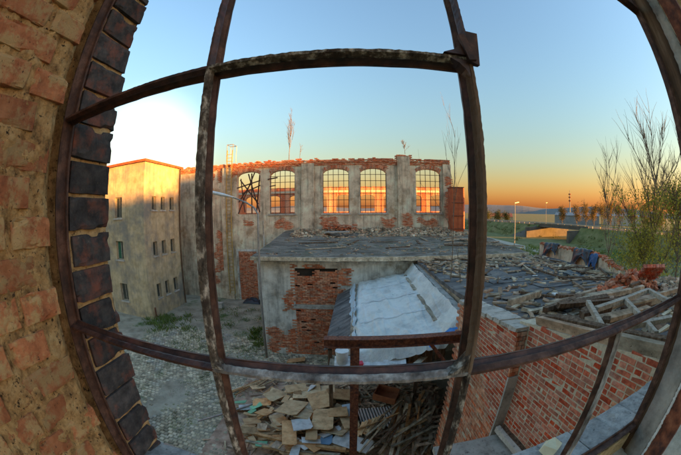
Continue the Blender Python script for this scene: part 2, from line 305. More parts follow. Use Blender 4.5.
def rough_bricks(name, size, m, n=6, amp=.004, chip=.012):
    out = []
    for i in range(n):
        mb = MB(); nu = 7; hx, hy, hz = (d / 2 for d in size); sd_ = ru(0, 50)
        def P(a, b, ax, sg):
            c = [0, 0, 0]; o1, o2 = [k for k in range(3) if k != ax]; c[ax] = sg; c[o1] = a; c[o2] = b
            p = Vector((c[0] * hx, c[1] * hy, c[2] * hz)); q = p * 1.0
            e = sorted((abs(c[0]), abs(c[1]), abs(c[2])))[1]              # 1 on the edges
            k = max(0, (e - .7) / .3); nn_ = mnoise.noise(p * 55 + Vector((sd_, 0, 0))); n2 = mnoise.noise(p * 22 + Vector((0, sd_, 3)))
            q = q * (1 + (nn_ * amp * .6 + n2 * amp) / max(.02, min(hx, hy, hz))) if k < .01 else q
            sh = k * (.0012 + chip * max(0, n2 - .12) * 1.6) + (amp * .5 * nn_ if k > 0 else 0)
            d_ = Vector((math.copysign(1, p.x) * (abs(c[0]) > .7), math.copysign(1, p.y) * (abs(c[1]) > .7), math.copysign(1, p.z) * (abs(c[2]) > .7)))
            return q - d_ * sh
        for ax in range(3):
            for sg in (-1, 1):
                o = len(mb.v)
                for a in range(nu + 1):
                    for b in range(nu + 1): mb.v.append(tuple(P(-1 + 2 * a / nu, -1 + 2 * b / nu, ax, sg)))
                for a in range(nu):
                    for b in range(nu):
                        f = (o + a * (nu + 1) + b, o + (a + 1) * (nu + 1) + b, o + (a + 1) * (nu + 1) + b + 1, o + a * (nu + 1) + b + 1)
                        mb.f.append(f if (sg > 0) ^ (ax == 1) else f[::-1])
        out.append(mb.mesh(name, m))
    return out
def T(loc, rot=None, scale=None):
    m = Matrix.Translation(loc)
    if rot is not None: m = m @ rot.to_4x4()
    if scale is not None: m = m @ Matrix.Diagonal((*scale, 1))
    return m

# wall with openings: front face at local y=0, back at y=th; openings (xa, xb, za, zb, rise); top z = fn(x)
def wall_mesh(x0, x1, z0, top, th, ops, step=.6, tj=0):
    mb = MB(); topf = top if callable(top) else (lambda x: top)
    xs = {x0, x1}
    for (a, b, za, zb, rise) in ops:
        n = 10 if rise else 1
        for i in range(n + 1): xs.add(a + (b - a) * i / n)
    xs = sorted(xs); full = [xs[0]]
    for x in xs[1:]:
        k = max(1, int((x - full[-1]) / step)); p = full[-1]
        for i in range(1, k + 1): full.append(p + (x - p) * i / k)
    def q(p): mb.add(p, [(0, 1, 2, 3)])
    for xa, xb in zip(full[:-1], full[1:]):
        xm = (xa + xb) / 2; cuts = []
        for (a, b, za, zb, rise) in ops:
            if a - 1e-6 <= xm <= b + 1e-6:
                def arch(x, a=a, b=b, zb=zb, rise=rise):
                    u = (x - (a + b) / 2) / ((b - a) / 2); return zb - rise * (1 - math.sqrt(max(0, 1 - .98 * u * u))) if rise else zb
                cuts.append((za, arch))
        cuts.sort(key=lambda c: c[0]); lo = lambda x: z0
        segs = []
        for (za, arch) in cuts: segs.append((lo, (lambda x, za=za: za))); lo = arch
        segs.append((lo, topf))
        for (f0, f1) in segs:
            q([(xa, 0, f0(xa)), (xb, 0, f0(xb)), (xb, 0, f1(xb)), (xa, 0, f1(xa))])
            q([(xb, th, f0(xb)), (xa, th, f0(xa)), (xa, th, f1(xa)), (xb, th, f1(xb))])
        q([(xa, 0, topf(xa)), (xb, 0, topf(xb)), (xb, th, topf(xb)), (xa, th, topf(xa))])
        for (za, arch) in cuts:
            q([(xa, 0, za), (xb, 0, za), (xb, th, za), (xa, th, za)])
            q([(xa, th, arch(xa)), (xb, th, arch(xb)), (xb, 0, arch(xb)), (xa, 0, arch(xa))])
    for (a, b, za, zb, rise) in ops:
        zt = zb - rise * (1 - math.sqrt(.02)) if rise else zb
        q([(a, 0, za), (a, th, za), (a, th, zt), (a, 0, zt)]); q([(b, th, za), (b, 0, za), (b, 0, zt), (b, th, zt)])
    q([(x0, th, z0), (x0, 0, z0), (x0, 0, topf(x0)), (x0, th, topf(x0))]); q([(x1, 0, z0), (x1, th, z0), (x1, th, topf(x1)), (x1, 0, topf(x1))])
    return mb
def xf(mb, loc, rz=0):
    m = Matrix.Translation(loc) @ Matrix.Rotation(rz, 4, 'Z'); mb.v = [tuple(m @ Vector(p)) for p in mb.v]; return mb
def nz(p, s=1.0): return mnoise.noise(Vector(p) * s)

# ------------------------------------------------------------------ the setting
mb = MB(); n = 24
def gfn(u, v):
    x, y = (u - .5) * 2, (v - .5) * 2
    x, y = math.copysign(abs(x) ** 3, x) * 7000, math.copysign(abs(y) ** 3, y) * 7000
    return (x, y, 0)
mb.grid(gfn, 40, 40); mb.build('ground', M['ground'], kind='structure')
mb = MB(); mb.grid(lambda u, v: (-40 + 58 * u, -3 + 66 * v, .015 + .012 * nz((u * 40, v * 40, 0)) + .075 * max(0, nz((u * 26, v * 30, 7)) - .05)), 170, 180)
mb.build('yard', M['dust'], kind='structure')
# granite setts in rows
mb = MB(); sx, sy = .2, .17
for j in range(68):
    y = 4.4 + j * sy
    for i in range(60):
        x = -12.8 + i * sx + (sx / 2 if j % 2 else 0) + ru(-.022, .022) + .05 * nz((0, j * .4, 2)); yy = y + ru(-.02, .02) + .07 * nz((i * .25, j * .12, 5))
        if nz((x * .35, y * .35, 4)) > .42 and R.random() < .8: continue
        h = .05 + ru(-.008, .012) + .02 * nz((x * .5, y * .5, 1)) - .030 * max(0, nz((x * .3, y * .3, 9)) + .1)
        a, b = sx / 2 - .014, sy / 2 - .012; c = .022
        j0 = [ru(-.008, .008) for _ in range(8)]
        vs = [(x - a, yy - b, 0), (x + a, yy - b, 0), (x + a, yy + b, 0), (x - a, yy + b, 0)]
        vt = [(x - a + c + j0[0], yy - b + c + j0[1], h), (x + a - c + j0[2], yy - b + c, h), (x + a - c, yy + b - c + j0[3], h), (x - a + c + j0[4], yy + b - c, h)]
        vm = [(p[0], p[1], h - .018) for p in vs]
        mb.add(vs + vm + vt, [(0, 1, 5, 4), (1, 2, 6, 5), (2, 3, 7, 6), (3, 0, 4, 7), (4, 5, 9, 8), (5, 6, 10, 9), (6, 7, 11, 10), (7, 4, 8, 11), (8, 9, 10, 11)])
mb.build('cobblestones', M['cobble'], kind='stuff', label='grey granite cobblestones laid in rows across the yard', cat='cobblestones')

# ------------------------------------------------------------------ own building: wall, brick reveals, sill
WL, WR, WB, WT, WY = -.662, 1.024, 6.743, 8.258, .40
bw = thing('factory_wall', 'golden brick and mortar wall around the rusty steel window', 'wall', (0, .4, 0))
def worldm(o):
    m = o.matrix_basis.copy()
    while o.parent is not None: o = o.parent; m = o.matrix_basis @ m
    return m
def part(mbx, name, m, parent, smooth=False, **tags):      # world-space mesh parented to an empty that may be offset
    inv = worldm(parent).inverted()
    mbx.v = [tuple(inv @ Vector(p)) for p in mbx.v]
    return mbx.build(name, m, parent, smooth, **tags)
def pput(name, me, parent, loc, rot=None, scale=None, **t):
    return put(name, me, parent, worldm(parent).inverted() @ T(loc, rot, scale), **t)
mb = MB(); mb.bx(-9, -.79, -.12, .572, 0, 13); mb.bx(1.75, 6, -.12, .572, 0, 13); mb.bx(-.79, 1.75, -.12, .572, 0, 6.60); mb.bx(-.79, 1.75, .06, .572, 8.75, 13)
part(mb, 'masonry', M['mortar_pale'], bw)
mb = MB(); mb.bx(-.80, WL - .012, .43, .578, 6.55, 8.45); part(mb, 'jamb_mortar', M['mortar'], bw)
# inner mortar face, rough and uneven
mb = MB()
def infn(u, v):
    y, z = .357 - u * .50, 6.5 + v * 2.0
    return (-.6525 + .010 * nz((y * 11, z * 11, 2)) + .006 * nz((y * 37, z * 37, 5)) + .003 * nz((y * 110, z * 110, 5)) - .02 * max(0, 1 - u * 22), y, z)
mb.grid(infn, 110, 420); mb.bx(-.80, -.672, -.12, .356, 6.5, 8.5)
part(mb, 'inner_mortar', M['mortar_inner'], bw, True)
mb = MB()
mb.grid(lambda u, v: (-.725 + .008 * nz((u * 3, v * 60, 8)) + .005 * nz((u * 9, v * 160, 3)), .425 - u * .08, 6.5 + v * 2.0), 10, 200); mb.bx(-.80, -.742, .345, .43, 6.5, 8.5)
part(mb, 'rebate', M['mortar_inner'], bw, True)
# inner reveal bricks
ib = rough_bricks('brick', (.034, .118, .064), M['brick_inner'], 8, .003, .010)
z = 6.52; row = 0
while z < 8.5:
    y = .352 - (.064 if row % 2 else 0) + ru(-.008, .008)
    while y > -.10:
        L = R.choice((1, 1, 2)); ln = .118 * L + .011 * (L - 1)
        dpt = -.663 + ru(-.005, .005)
        if R.random() < .95:
            pput('brick', R.choice(ib), bw, (dpt, y - ln / 2, z + ru(-.003, .003)), eul(ru(-.02, .02), 0, ru(-.03, .03)), (1, L * 1.0, 1))
        y -= ln + .013
    z += .080; row += 1
# dark clinker jamb bricks outside the window
cb = rough_bricks('brick', (.12, .154, .085), M['clinker'], 10, .0025, .014)
z = 6.60; row = 0
while z < 8.42:
    o = ru(-.006, .004)
    pput('brick', R.choice(cb), bw, (WL - .060 + ru(-.003, .003), .506 + o, z), eul(ru(-.015, .015), ru(-.02, .02), ru(-.02, .02)), (1, ru(.94, 1.05), ru(.93, 1.05)))
    z += .0925 + ru(-.003, .003); row += 1
# outer sill of grey blocks
sb = brick_meshes('sill_block', (.163, .176, .06), M['sill'], 5, .003, .004)
x = -.62
while x < 1.72:
    pput('sill_block', R.choice(sb), bw, (x, .497 + ru(-.004, .004), 6.700 + ru(-.003, .003)), eul(math.radians(-9) + ru(-.02, .02), ru(-.015, .015), ru(-.02, .02)), (1, 1, 1))
    x += .168
mb = MB(); mb.bx(-.79, 1.75, .40, .56, 6.6, 6.69); part(mb, 'sill_bed', M['mortar'], bw)
mb = MB(); mb.box((.665, .525, 6.745), (.085, .055, .035), eul(.2, .3, .5), .012); mb.build('stone', M['stonechip'], None, label='pale yellow broken stone lying on the outer window sill', cat='stone')

# ------------------------------------------------------------------ the steel window
win = thing('steel_window', 'big rusty steel window frame without glass, putty cracked, some bars gone', 'window', (0, WY, WB))
UX, UY, UZ = Vector((1, 0, 0)), Vector((0, 1, 0)), Vector((0, 0, 1))
def tbar(name, a, b, u, front=None, m1=None, fl=.0115, fw=.0065, fd=.016, jit=.0006, rough=0):
    # steel T: flange outside, web towards the room, a puttied or painted front bead
    m1 = m1 or M['rust_dark']; r = MB(); w = UY; L = (Vector(b) - Vector(a)).length; ns = max(4, int(L / .02))
    r.extr(a, b, [(-fl, .011), (fl, .011), (fl, .016), (-fl, .016)], u, w, ns, .0006)
    r.extr(a, b, [(-.0028, -.004), (.0028, -.004), (.0028, .0112), (-.0028, .0112)], u, w, ns, .0004)
    r.extr(a, b, [(-fl * .9, .0105), (-.0027, .002), (-.0027, .0108)], u, w, ns, .0008); r.extr(a, b, [(.0027, .002), (fl * .9, .0105), (.0027, .0108)], u, w, ns, .0008)
    o = part(r, name, m1, win)
    q = MB(); ns2 = max(8, int(L / .006))
    q.extr(a, b, [(-fw, -.003), (-fw * .95, -.006), (-.0026, -fd), (.0026, -fd), (fw * .95, -.006), (fw, -.003)], u, w, ns2, jit)
    part(q, 'putty', front or M['putty'], o)
    return o
XM = [-.228, .186, .608]; ZB, ZT = 7.246, 7.740
PU, PE, RD, RU = M['putty'], M['peel'], M['rust_dark'], M['rust_frame']
tbar('mullion', (XM[0], WY, WB), (XM[0], WY, ZB), UX, PU, RU)
tbar('mullion', (XM[0], WY, ZB), (XM[0], WY, ZT), UX, PU, RU, fw=.008)
tbar('mullion', (XM[0], WY, ZT), (XM[0], WY, WT), UX, RD, RU, jit=.0005)
tbar('mullion', (XM[1], WY, WB), (XM[1], WY, ZB), UX, PU, RU, fw=.006)
tbar('mullion', (XM[1], WY, ZB), (XM[1], WY, ZT), UX, M['wood_dark'], RD, fl=.0135, fw=.0085, jit=.0007)
tbar('mullion', (XM[1], WY, ZT), (XM[1], WY, WT), UX, RD, RU, jit=.0005)
tbar('mullion', (XM[2], WY, WB), (XM[2], WY, ZB), UX, PE, RU, fl=.010, fw=.005)
tbar('transom', (WL, WY, ZB), (XM[0], WY, ZB), UZ, RD, RD, jit=.0004, fw=.007)
tbar('transom', (XM[0], WY, ZB), (XM[1], WY, ZB), UZ, PE, RD, fl=.014, fw=.0085, jit=.0007)
tbar('transom', (XM[1], WY, ZB), (WR + .055, WY, ZB), UZ, RU, RD, jit=.0004, fw=.008)
tbar('transom', (WL, WY, ZT), (XM[0], WY, ZT), UZ, RD, RD, jit=.0004, fw=.007)
tbar('transom', (XM[0], WY, ZT), (XM[1], WY, ZT), UZ, PU, RD, fl=.013, fw=.0075, jit=.0007)
# corner fillets of putty and the forged corner plate of the pivot sash
def fillet(name, cx, cz, sx, sz, s, m, y0=-.016, y1=.010):
    r = MB(); pts = [(0, 0), (s, 0), (s * .55, s * .22), (s * .22, s * .55), (0, s)]
    pts = [(cx + sx * p, cz + sz * q) for p, q in pts]
    n = len(pts); vs = [(x, WY + y0 + ru(-.002, .002), z) for x, z in pts] + [(x, WY + y1, z) for x, z in pts]
    r.add(vs, [tuple(range(n)), tuple(range(2 * n - 1, n - 1, -1))] + [(k, n + k, n + (k + 1) % n, (k + 1) % n) for k in range(n)])
    part(r, name, m, win)
fillet('putty', XM[1] - .004, ZB + .004, -1, 1, .034, M['putty'])
fillet('putty', XM[1] - .004, ZT - .004, -1, -1, .030, M['rust_dark'])
fillet('putty', XM[0] + .004, ZB + .004, 1, 1, .016, M['putty'])
fillet('gusset_plate', XM[1] - .003, ZT + .004, -1, 1, .042, M['rust_dark'], -.020, -.012)
r = MB(); r.box((XM[1] + .006, WY - .018, ZT + .02), (.020, .012, .062), eul(0, .12, 0), .002); r.box((XM[1] - .006, WY - .026, ZT + .016), (.013, .006, .05), eul(0, -.25, 0), .001)
part(r, 'pivot_hinge', M['rust_frame'], win)
# perimeter frame: steel angle
for a, b, u in (((WL, WY, WB), (WL, WY, WT), -UX), ((WL, WY, WB), (WR + .05, WY, WB), -UZ), ((WL, WY, WT), (WR + .05, WY, WT), UZ)):
    r = MB(); r.extr(a, b, [(-.006, .014), (.022, .014), (.022, .020), (-.006, .020)], u, UY, 40, .0006)
    r.extr(a, b, [(.004, -.016), (.009, -.016), (.009, .014), (.004, .014)], u, UY, 40, .0006)
    r.extr(a, b, [(.014, -.004), (.024, -.006), (.024, .012), (.014, .012)], u, UY, 40, .001)
    part(r, 'frame_bar', M['rust_frame'], win)
# right-hand timber post and peeling lining board
WX = WR + .053
r = MB(); r.extr((WX, WY, WB - .05), (WX, WY, WT + .1), [(-.004, -.004), (.012, -.012), (.012, .02), (-.004, .02)], UX, UY, 60, .0008); part(r, 'frame_bar', M['rust_frame'], win)
lin = thing('lining_board', 'peeling grey and white timber lining board beside the bars of the steel window', 'board', (1.092, .3, 6.45))
r = MB(); r.extr((1.086, .30, 6.45), (1.086, .30, 8.5), [(0, -.030), (.012, -.034), (.05, -.02), (.05, .125), (.004, .125)], UX, UY, 120, .0022); part(r, 'board', M['wood_dark'], lin, True)
r = MB(); r.extr((1.082, .30, 6.45), (1.082, .30, 7.18), [(0, -.026), (.003, -.03), (.004, .070), (0, .072)], UX, UY, 60, .0012); part(r, 'paint_layer', M['greypaint'], lin, True)
r = MB(); r.extr((1.084, .262, 6.45), (1.084, .262, 7.05), [(-.004, -.006), (.006, -.008), (.006, .008), (-.002, .007)], UX, UY, 80, .003); part(r, 'paint_edge', M['white'], lin, True)
r = MB(); r.extr((1.088, .215, 6.45), (1.088, .215, 8.5), [(-.006, -.05), (.03, -.05), (.03, .04), (-.004, .045)], UX, UY, 60, .002); part(r, 'inner_batten', M['rust'], lin)
r = MB(); r.extr((1.082, .285, 7.85), (1.082, .285, 8.5), [(0, -.02), (.004, -.022), (.004, .03), (0, .032)], UX, UY, 60, .0025); part(r, 'paint_layer', M['greypaint'], lin, True)
r = MB(); r.extr((-.642, .125, 6.4), (-.642, .125, 6.98), [(0, -.03), (.02, -.03), (.02, .008), (0, .008)], UX, UY, 20, .001); r.build('casing_strip', M['wood_dark'], None, label='dark red timber strip on the inner brick reveal', cat='strip')

# ------------------------------------------------------------------ yellow stair-tower building on the left
YX, YY, YH = -14.37, 16.31, 11.45
yb = thing('ochre_building', 'three storey ochre rendered building with small windows and sunlit top', 'building', (YX, YY, 0))
rows_r = [(7.96, 8.97), (4.60, 5.65), (1.42, 2.50)]; cols_r = [(17.3, 17.86), (18.46, 19.02), (19.7, 20.3)]
rows_l = [(7.46, 9.0), (4.34, 5.75), (1.14, 2.5)]; lx = (-17.72, -16.85)
opsR = [(a, b, z0, z1, 0) for a, b in cols_r for z0, z1 in rows_r]
mb = wall_mesh(YY + .352, 21.35, 0, YH, .35, opsR, 1.0)
mb.v = [(YX - y, x, z) for x, y, z in mb.v]
opsL = [(lx[0], lx[1], z0, z1, 0) for z0, z1 in rows_l] + [(lx[0] - 4, lx[1] - 4, z0, z1, 0) for z0, z1 in rows_l]
m2 = wall_mesh(-26, YX, 0, YH, .35, opsL, 1.0); m2.v = [(x, y + YY, z) for x, y, z in m2.v]
mb.add(m2.v, m2.f); mb.bx(-26, YX - .36, YY + .5, 21.3, 0.05, .3); mb.bx(-26, YX - .7, YY + .7, 21.2, 11.0, 11.3)
part(mb, 'wall', M['yellow'], yb)
mb = MB(); mb.bx(-26.2, YX + .14, YY - .14, 21.5, YH + .002, YH + .10); rf = part(mb, 'roof', M['felt'], yb)
mb = MB(); mb.bx(-26.2, YX + .17, YY - .17, YY - .145, YH - .06, YH + .12); mb.bx(YX + .145, YX + .17, YY - .142, 21.5, YH - .06, YH + .12); part(mb, 'roof_edge', M['redoxide'], rf)
for x in (-25.9, -20):
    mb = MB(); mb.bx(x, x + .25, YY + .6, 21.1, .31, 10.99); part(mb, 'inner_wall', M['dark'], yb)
r = MB(); r.tube([(YX + .1, 21.1, .05), (YX + .1, 21.1, YH - .1)], .06, 8); part(r, 'downpipe', M['wood_dark'], yb)
r = MB(); r.tube([(YX + .1, 16.6, .05), (YX + .1, 16.6, .9)], .05, 8); part(r, 'standpipe', M['rust'], yb)
def win_r(y0, y1, z0, z1):
    r = MB(); X = YX - .2; t = .05
    r.bx(X - .05, X, y0, y0 + t, z0, z1); r.bx(X - .05, X, y1 - t, y1, z0, z1); r.bx(X - .05, X, y0 + t, y1 - t, z0, z0 + t); r.bx(X - .05, X, y0 + t, y1 - t, z1 - t, z1)
    w_ = part(r, 'window', M['frame'], yb)
    r = MB(); r.bx(X - .035, X - .025, y0 + t, y1 - t, z0 + t, z1 - t); part(r, 'pane', M['glass'], w_)
    r = MB(); r.bx(YX - .15, YX + .09, y0 - .08, y1 + .08, z0 - .1, z0 - .003); part(r, 'sill', M['concrete'], w_)
def win_l(x0, x1, z0, z1, pm):
    r = MB(); Y = YY + .2; t = .06
    r.bx(x0, x0 + t, Y, Y + .05, z0, z1); r.bx(x1 - t, x1, Y, Y + .05, z0, z1); r.bx(x0 + t, x1 - t, Y, Y + .05, z0, z0 + t); r.bx(x0 + t, x1 - t, Y, Y + .05, z1 - t, z1); xm = (x0 + x1) / 2; r.bx(xm - .025, xm + .025, Y + .002, Y + .045, z0 + t, z1 - t)
    w_ = part(r, 'window', M['frame'], yb)
    r = MB(); r.bx(x0 + t, xm - .025, Y + .02, Y + .03, z0 + t, z1 - t); part(r, 'pane', pm, w_); r = MB(); r.bx(xm + .025, x1 - t, Y + .02, Y + .03, z0 + t, z1 - t); part(r, 'pane', M['glass'], w_)
    r = MB(); r.bx(x0 - .1, x1 + .1, YY - .1, YY + .15, z0 - .11, z0 - .003); part(r, 'sill', M['concrete'], w_)
for y0, y1 in cols_r:
    for z0, z1 in rows_r: win_r(y0, y1, z0, z1)
for i, (z0, z1) in enumerate(rows_l): win_l(lx[0], lx[1], z0, z1, M['glassgreen'] if i == 1 else M['glass']); win_l(lx[0] - 4, lx[1] - 4, z0, z1, M['glass'])

# ------------------------------------------------------------------ ruined hall with arched windows
HY = 23.5
hall = thing('ruined_hall', 'roofless ruined hall wall with five arched window openings and crumbling brick top', 'building', (-3, HY, 0))
wins = [(-9.85, -7.68), (-6.85, -4.72), (-2.44, -.33), (.56, 2.67), (5.10, 7.24)]
SZ, AZ = 7.45, 11.03
def htop(x): return 11.62 + .10 * nz((x * 1.3, 0, 3)) + .12 * nz((x * 3.7, 0, 5)) + (.30 if 3.5 < x < 4.7 else 0)
ops = [(a, b, SZ, AZ, .42) for a, b in wins]
mb = wall_mesh(-17.5, 8.12, 0, htop, .5, ops, .35); xf(mb, (0, HY, 0)); part(mb, 'front_wall', M['plaster'], hall)
def pil(x0, x1, z0, z1, m=M['plaster']):
    r = MB(); r.bx(x0, x1, HY - .18, HY - .003, z0, z1); part(r, 'pilaster', m, hall)
pil(-4.15, -3.12, 0, 11.5); pil(3.58, 4.6, 0, 12.0); pil(7.42, 8.12, 0, 11.45); pil(-11.2, -10.35, 0, 11.5)
# brick cornice and crumbling top courses
def brickrun(r, x0, x1, z0, z1, y, L=.25, H=.077, drop=0.0, D=.12, jit=.006, miss=None, axis='x'):
    z = z0; k = 0
    while z < z1 - .01:
        x = x0 - (L / 2 if k % 2 else 0)
        while x < x1:
            a, b = max(x + .006, x0), min(x + L - .006, x1)
            if b - a > .05 and R.random() > drop and not (miss and miss((a + b) / 2, z)):
                c = ((a + b) / 2, y + D / 2 + ru(-jit, jit), z + H / 2)
                r.box(c if axis == 'x' else (c[1], c[0], c[2]), (b - a, D, H - .012) if axis == 'x' else (D, b - a, H - .012), None, .004)
            x += L
        z += H; k += 1
r = MB(); brickrun(r, -17.4, 8.1, 11.30, 11.52, HY - .05, .26, .08, .04)
def mtop(x, z): return z > htop(x) + .16 + .12 * nz((x * 2.2, 4, 1))
brickrun(r, -17.4, 8.1, 11.52, 12.3, HY - .12, .26, .08, .06, D=.3, jit=.03, miss=mtop)
part(r, 'cornice_bricks', M['brick_i'], hall, kind='stuff')
# arch rings of bricks on edge
r = MB()
for a, b in wins:
    n_ = 16; xm, hw = (a + b) / 2, (b - a) / 2
    for i in range(n_):
        u = -1 + 2 * (i + .5) / n_; x = xm + hw * u * 1.02; z = AZ - .42 * (1 - math.sqrt(max(0, 1 - .98 * u * u))) + .16
        r.box((x, HY - .012, z), (.105, .06, .26), eul(0, u * .45, 0), .006)
part(r, 'arch_bricks', M['brick_i'], hall, kind='stuff')
# exposed brick patches
def patch(r, cx, cz, w, h, y, seed, th=.25):
    def ms(x, z):
        d = max(abs(x - cx) / w, abs(z - cz) / h); return d + .55 * nz((x * 1.6, z * 1.6, seed)) > .62
    brickrun(r, cx - w, cx + w, cz - h, cz + h, y, .25, .077, .03, D=.05, miss=ms)
r = MB()
for cx, cz, w, h in ((-11.6, 3.6, 1.2, 2.5), (-5.8, 6.5, 1.2, .6), (-2.0, 6.75, 1.0, .5), (2.9, 6.6, .9, .6), (-13.2, 9.8, 1.2, 1.8), (-10.2, 11.0, .9, .5), (-11.4, 10.6, .5, .8), (7.9, 8.6, .5, 2.4), (4.2, 6.8, .6, .9), (-8.7, 6.7, .8, .3), (6.2, 6.6, 1.2, .5), (-6.0, 11.2, 1.5, .3), (1.6, 11.2, 1.6, .3)):
    patch(r, cx, cz, w, h, HY - (.205 if 7.4 < cx < 8.2 or 3.5 < cx < 4.7 else .022), cx)
part(r, 'exposed_bricks', M['brick_i'], hall, kind='stuff')
# bricked-up doorway with timber frame
r = MB(); brickrun(r, -9.75, -8.1, .05, 4.3, HY - .04, .25, .077, .0, D=.06); part(r, 'walled_up_door', M['brick_i'], hall)
r = MB(); r.bx(-9.95, -9.76, HY - .07, HY - .004, .03, 4.5); r.bx(-8.09, -7.9, HY - .07, HY - .004, .03, 4.5); r.bx(-9.76, -8.09, HY - .07, HY - .004, 4.32, 4.5); part(r, 'door_frame', M['plaster_b'], hall)
# steel glazing grids
for k, (a, b) in enumerate(wins):
    r = MB(); xm, hw = (a + b) / 2, (b - a) / 2
    def az(x): u = (x - xm) / hw; return AZ - .42 * (1 - math.sqrt(max(0, 1 - .98 * u * u)))
    if k == 0:
        for p0, p1 in (((.05, 7.5), (.7, 11)), ((.95, 7.6), (.45, 10.9)), ((.2, 9.2), (.98, 9.9)), ((.1, 10.4), (.9, 8.3)), ((.62, 7.5), (.62, 10.9)), ((.3, 7.6), (.15, 10.5)), ((.05, 8.5), (.6, 10.2)), ((.0, 9.7), (1., 10.3)), ((.8, 7.5), (.95, 10.8))):
            r.beam((a + 2 * hw * p0[0], HY + .2 + ru(-.1, .2), p0[1]), (a + 2 * hw * p1[0], HY + .25 + ru(-.1, .2), p1[1]), .09, .09)
        part(r, 'twisted_glazing_bars', M['rust_dark'], hall); continue
    for i in range(1, 5):
        x = a + (b - a) * i / 5
        r.bx(x - .022, x + .022, HY + .2, HY + .24, SZ, az(x) + .02)
    for j in range(0, 7):
        zz = SZ + .03 + (AZ - SZ) * j / 7
        x0, x1 = a, b
        if zz > AZ - .42: x0, x1 = a + .12, b - .12
        r.bx(x0, x1, HY + .201, HY + .238, zz - .02, zz + .02)
    r.bx(a, a + .05, HY + .19, HY + .25, SZ, AZ - .40); r.bx(b - .05, b, HY + .19, HY + .25, SZ, AZ - .40)
    part(r, 'glazing_bars', M['rust_dark'], hall)
    r = MB(); r.bx(a - .12, b + .12, HY - .09, HY + .18, SZ - .14, SZ - .002); part(r, 'window_sill', M['concrete'], hall)
# leftover: dangling strap in window two
r = MB(); r.beam((-7.0, HY - .05, 10.3), (-6.2, HY + .15, 10.45), .12, .1); r.beam((-6.95, HY + .05, 9.7), (-6.35, HY + .12, 9.8), .08, .08); part(r, 'bent_bar', M['rust_dark'], hall)
# opposite wall of the hall, brick, with arched openings
ow = [(x, x + 1.9, 7.6, 9.75, .4) for x in np.arange(-20.5, 14, 3.05)]
mb = wall_mesh(-22, 13.5, 0, lambda x: 10.75 + .12 * nz((x * 1.7, 9, 3)), .5, ow, .5); xf(mb, (0, HY + 14, 0))
part(mb, 'opposite_wall', M['brick_i'], hall)
r = MB(); r.bx(-22, 13.5, HY + 13.9, HY + 13.99, 10.05, 10.3); r.bx(-22, 13.5, HY + 13.9, HY + 13.99, 7.2, 7.4); part(r, 'string_course', M['mortar_pale'], hall)

# ------------------------------------------------------------------ low shed in front of the hall
SY = 14.0
shed = thing('low_shed', 'low grey rendered shed with brick patches and a sagging debris covered roof', 'shed', (-1, SY, 0))
mb = wall_mesh(-4.78, 9.4, 0, 5.25, .4, [(-2.9, -.78, 2.95, 4.80, 0), (-2.9, -.78, .25, 2.72, 0)], 1.0); xf(mb, (0, SY, 0))
part(mb, 'front_wall', M['plaster_b'], shed)
r = MB(); r.bx(-4.78, -4.4, SY + .41, HY - .02, 0, 5.25); part(r, 'side_wall', M['plaster_b'], shed)
r = MB()
def hole(x, z): return (-2.75 < x < -2.0 and z > 4.36 + .12 * nz((x * 4, 0, 1))) or (-3.0 < x and z > 4.66 + .1 * nz((x * 3, 2, 1)))
brickrun(r, -2.895, -.785, 2.955, 4.80, SY - .03, .25, .077, .02, D=.1, jit=.012, miss=hole)
brickrun(r, -2.895, -.785, .255, 2.71, SY - .03, .25, .077, .03, D=.1, jit=.012)
def rag(x, z):
    inside = -2.9 < x < -.78 and .25 < z < 4.76
    d = max(abs(x + 1.84) / 1.30, abs(z - 2.5) / 2.55)
    return inside or d + .5 * nz((x * 1.7, z * 1.1, 15)) > 1.0 or 2.70 < z < 2.96
brickrun(r, -3.5, -.2, .1, 5.0, SY - .028, .25, .077, .05, D=.06, jit=.006, miss=rag)
patch(r, -4.1, .9, .75, 1.1, SY - .03, 2.0); patch(r, -3.2, 2.9, .4, .5, SY - .03, 3.0); patch(r, -.4, 4.2, .45, .7, SY - .03, 4.0); patch(r, -3.2, .8, .5, .9, SY - .03, 9.0)
part(r, 'exposed_bricks', M['brick_i'], shed, kind='stuff')
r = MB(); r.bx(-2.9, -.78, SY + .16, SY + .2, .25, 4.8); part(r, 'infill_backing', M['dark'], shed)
r = MB(); r.bx(-3.0, -.6, SY - .05, SY + .2, 2.722, 2.948); part(r, 'lintel', M['concrete'], shed)
r = MB(); r.bx(-4.95, 9.4, SY - .10, SY - .003, 5.02, 5.14); part(r, 'cornice', M['plaster_b'], shed)
def rz_(x, y):
    t = (y - 13.6) / 9.7
    return 5.42 + .62 * t + .05 * nz((x * .9, y * .9, 1)) + .03 * nz((x * 3, y * 3, 2)) - .22 * math.exp(-((x + .6) ** 2 / 1.2 + (y - 21.2) ** 2 / 1.5)) + .15 * max(0, t - .75)
mb = MB(); mb.slab(lambda u, v: (-4.95 - .55 * v + (14.4 + .55 * v) * u, 13.6 + 9.78 * v, rz_(-4.95 + 14.4 * u, 13.6 + 9.78 * v)), 70, 50, .12)
part(mb, 'roof', M['felt_moss'], shed)
r = MB(); r.extr((-5.0, 13.55, 5.32), (9.45, 13.55, 5.32), [(-.06, -.09), (.06, -.09), (.07, .02), (.03, .1), (-.06, .1)], UY, UZ, 60, .012); part(r, 'eave_gutter', M['wood'], shed)
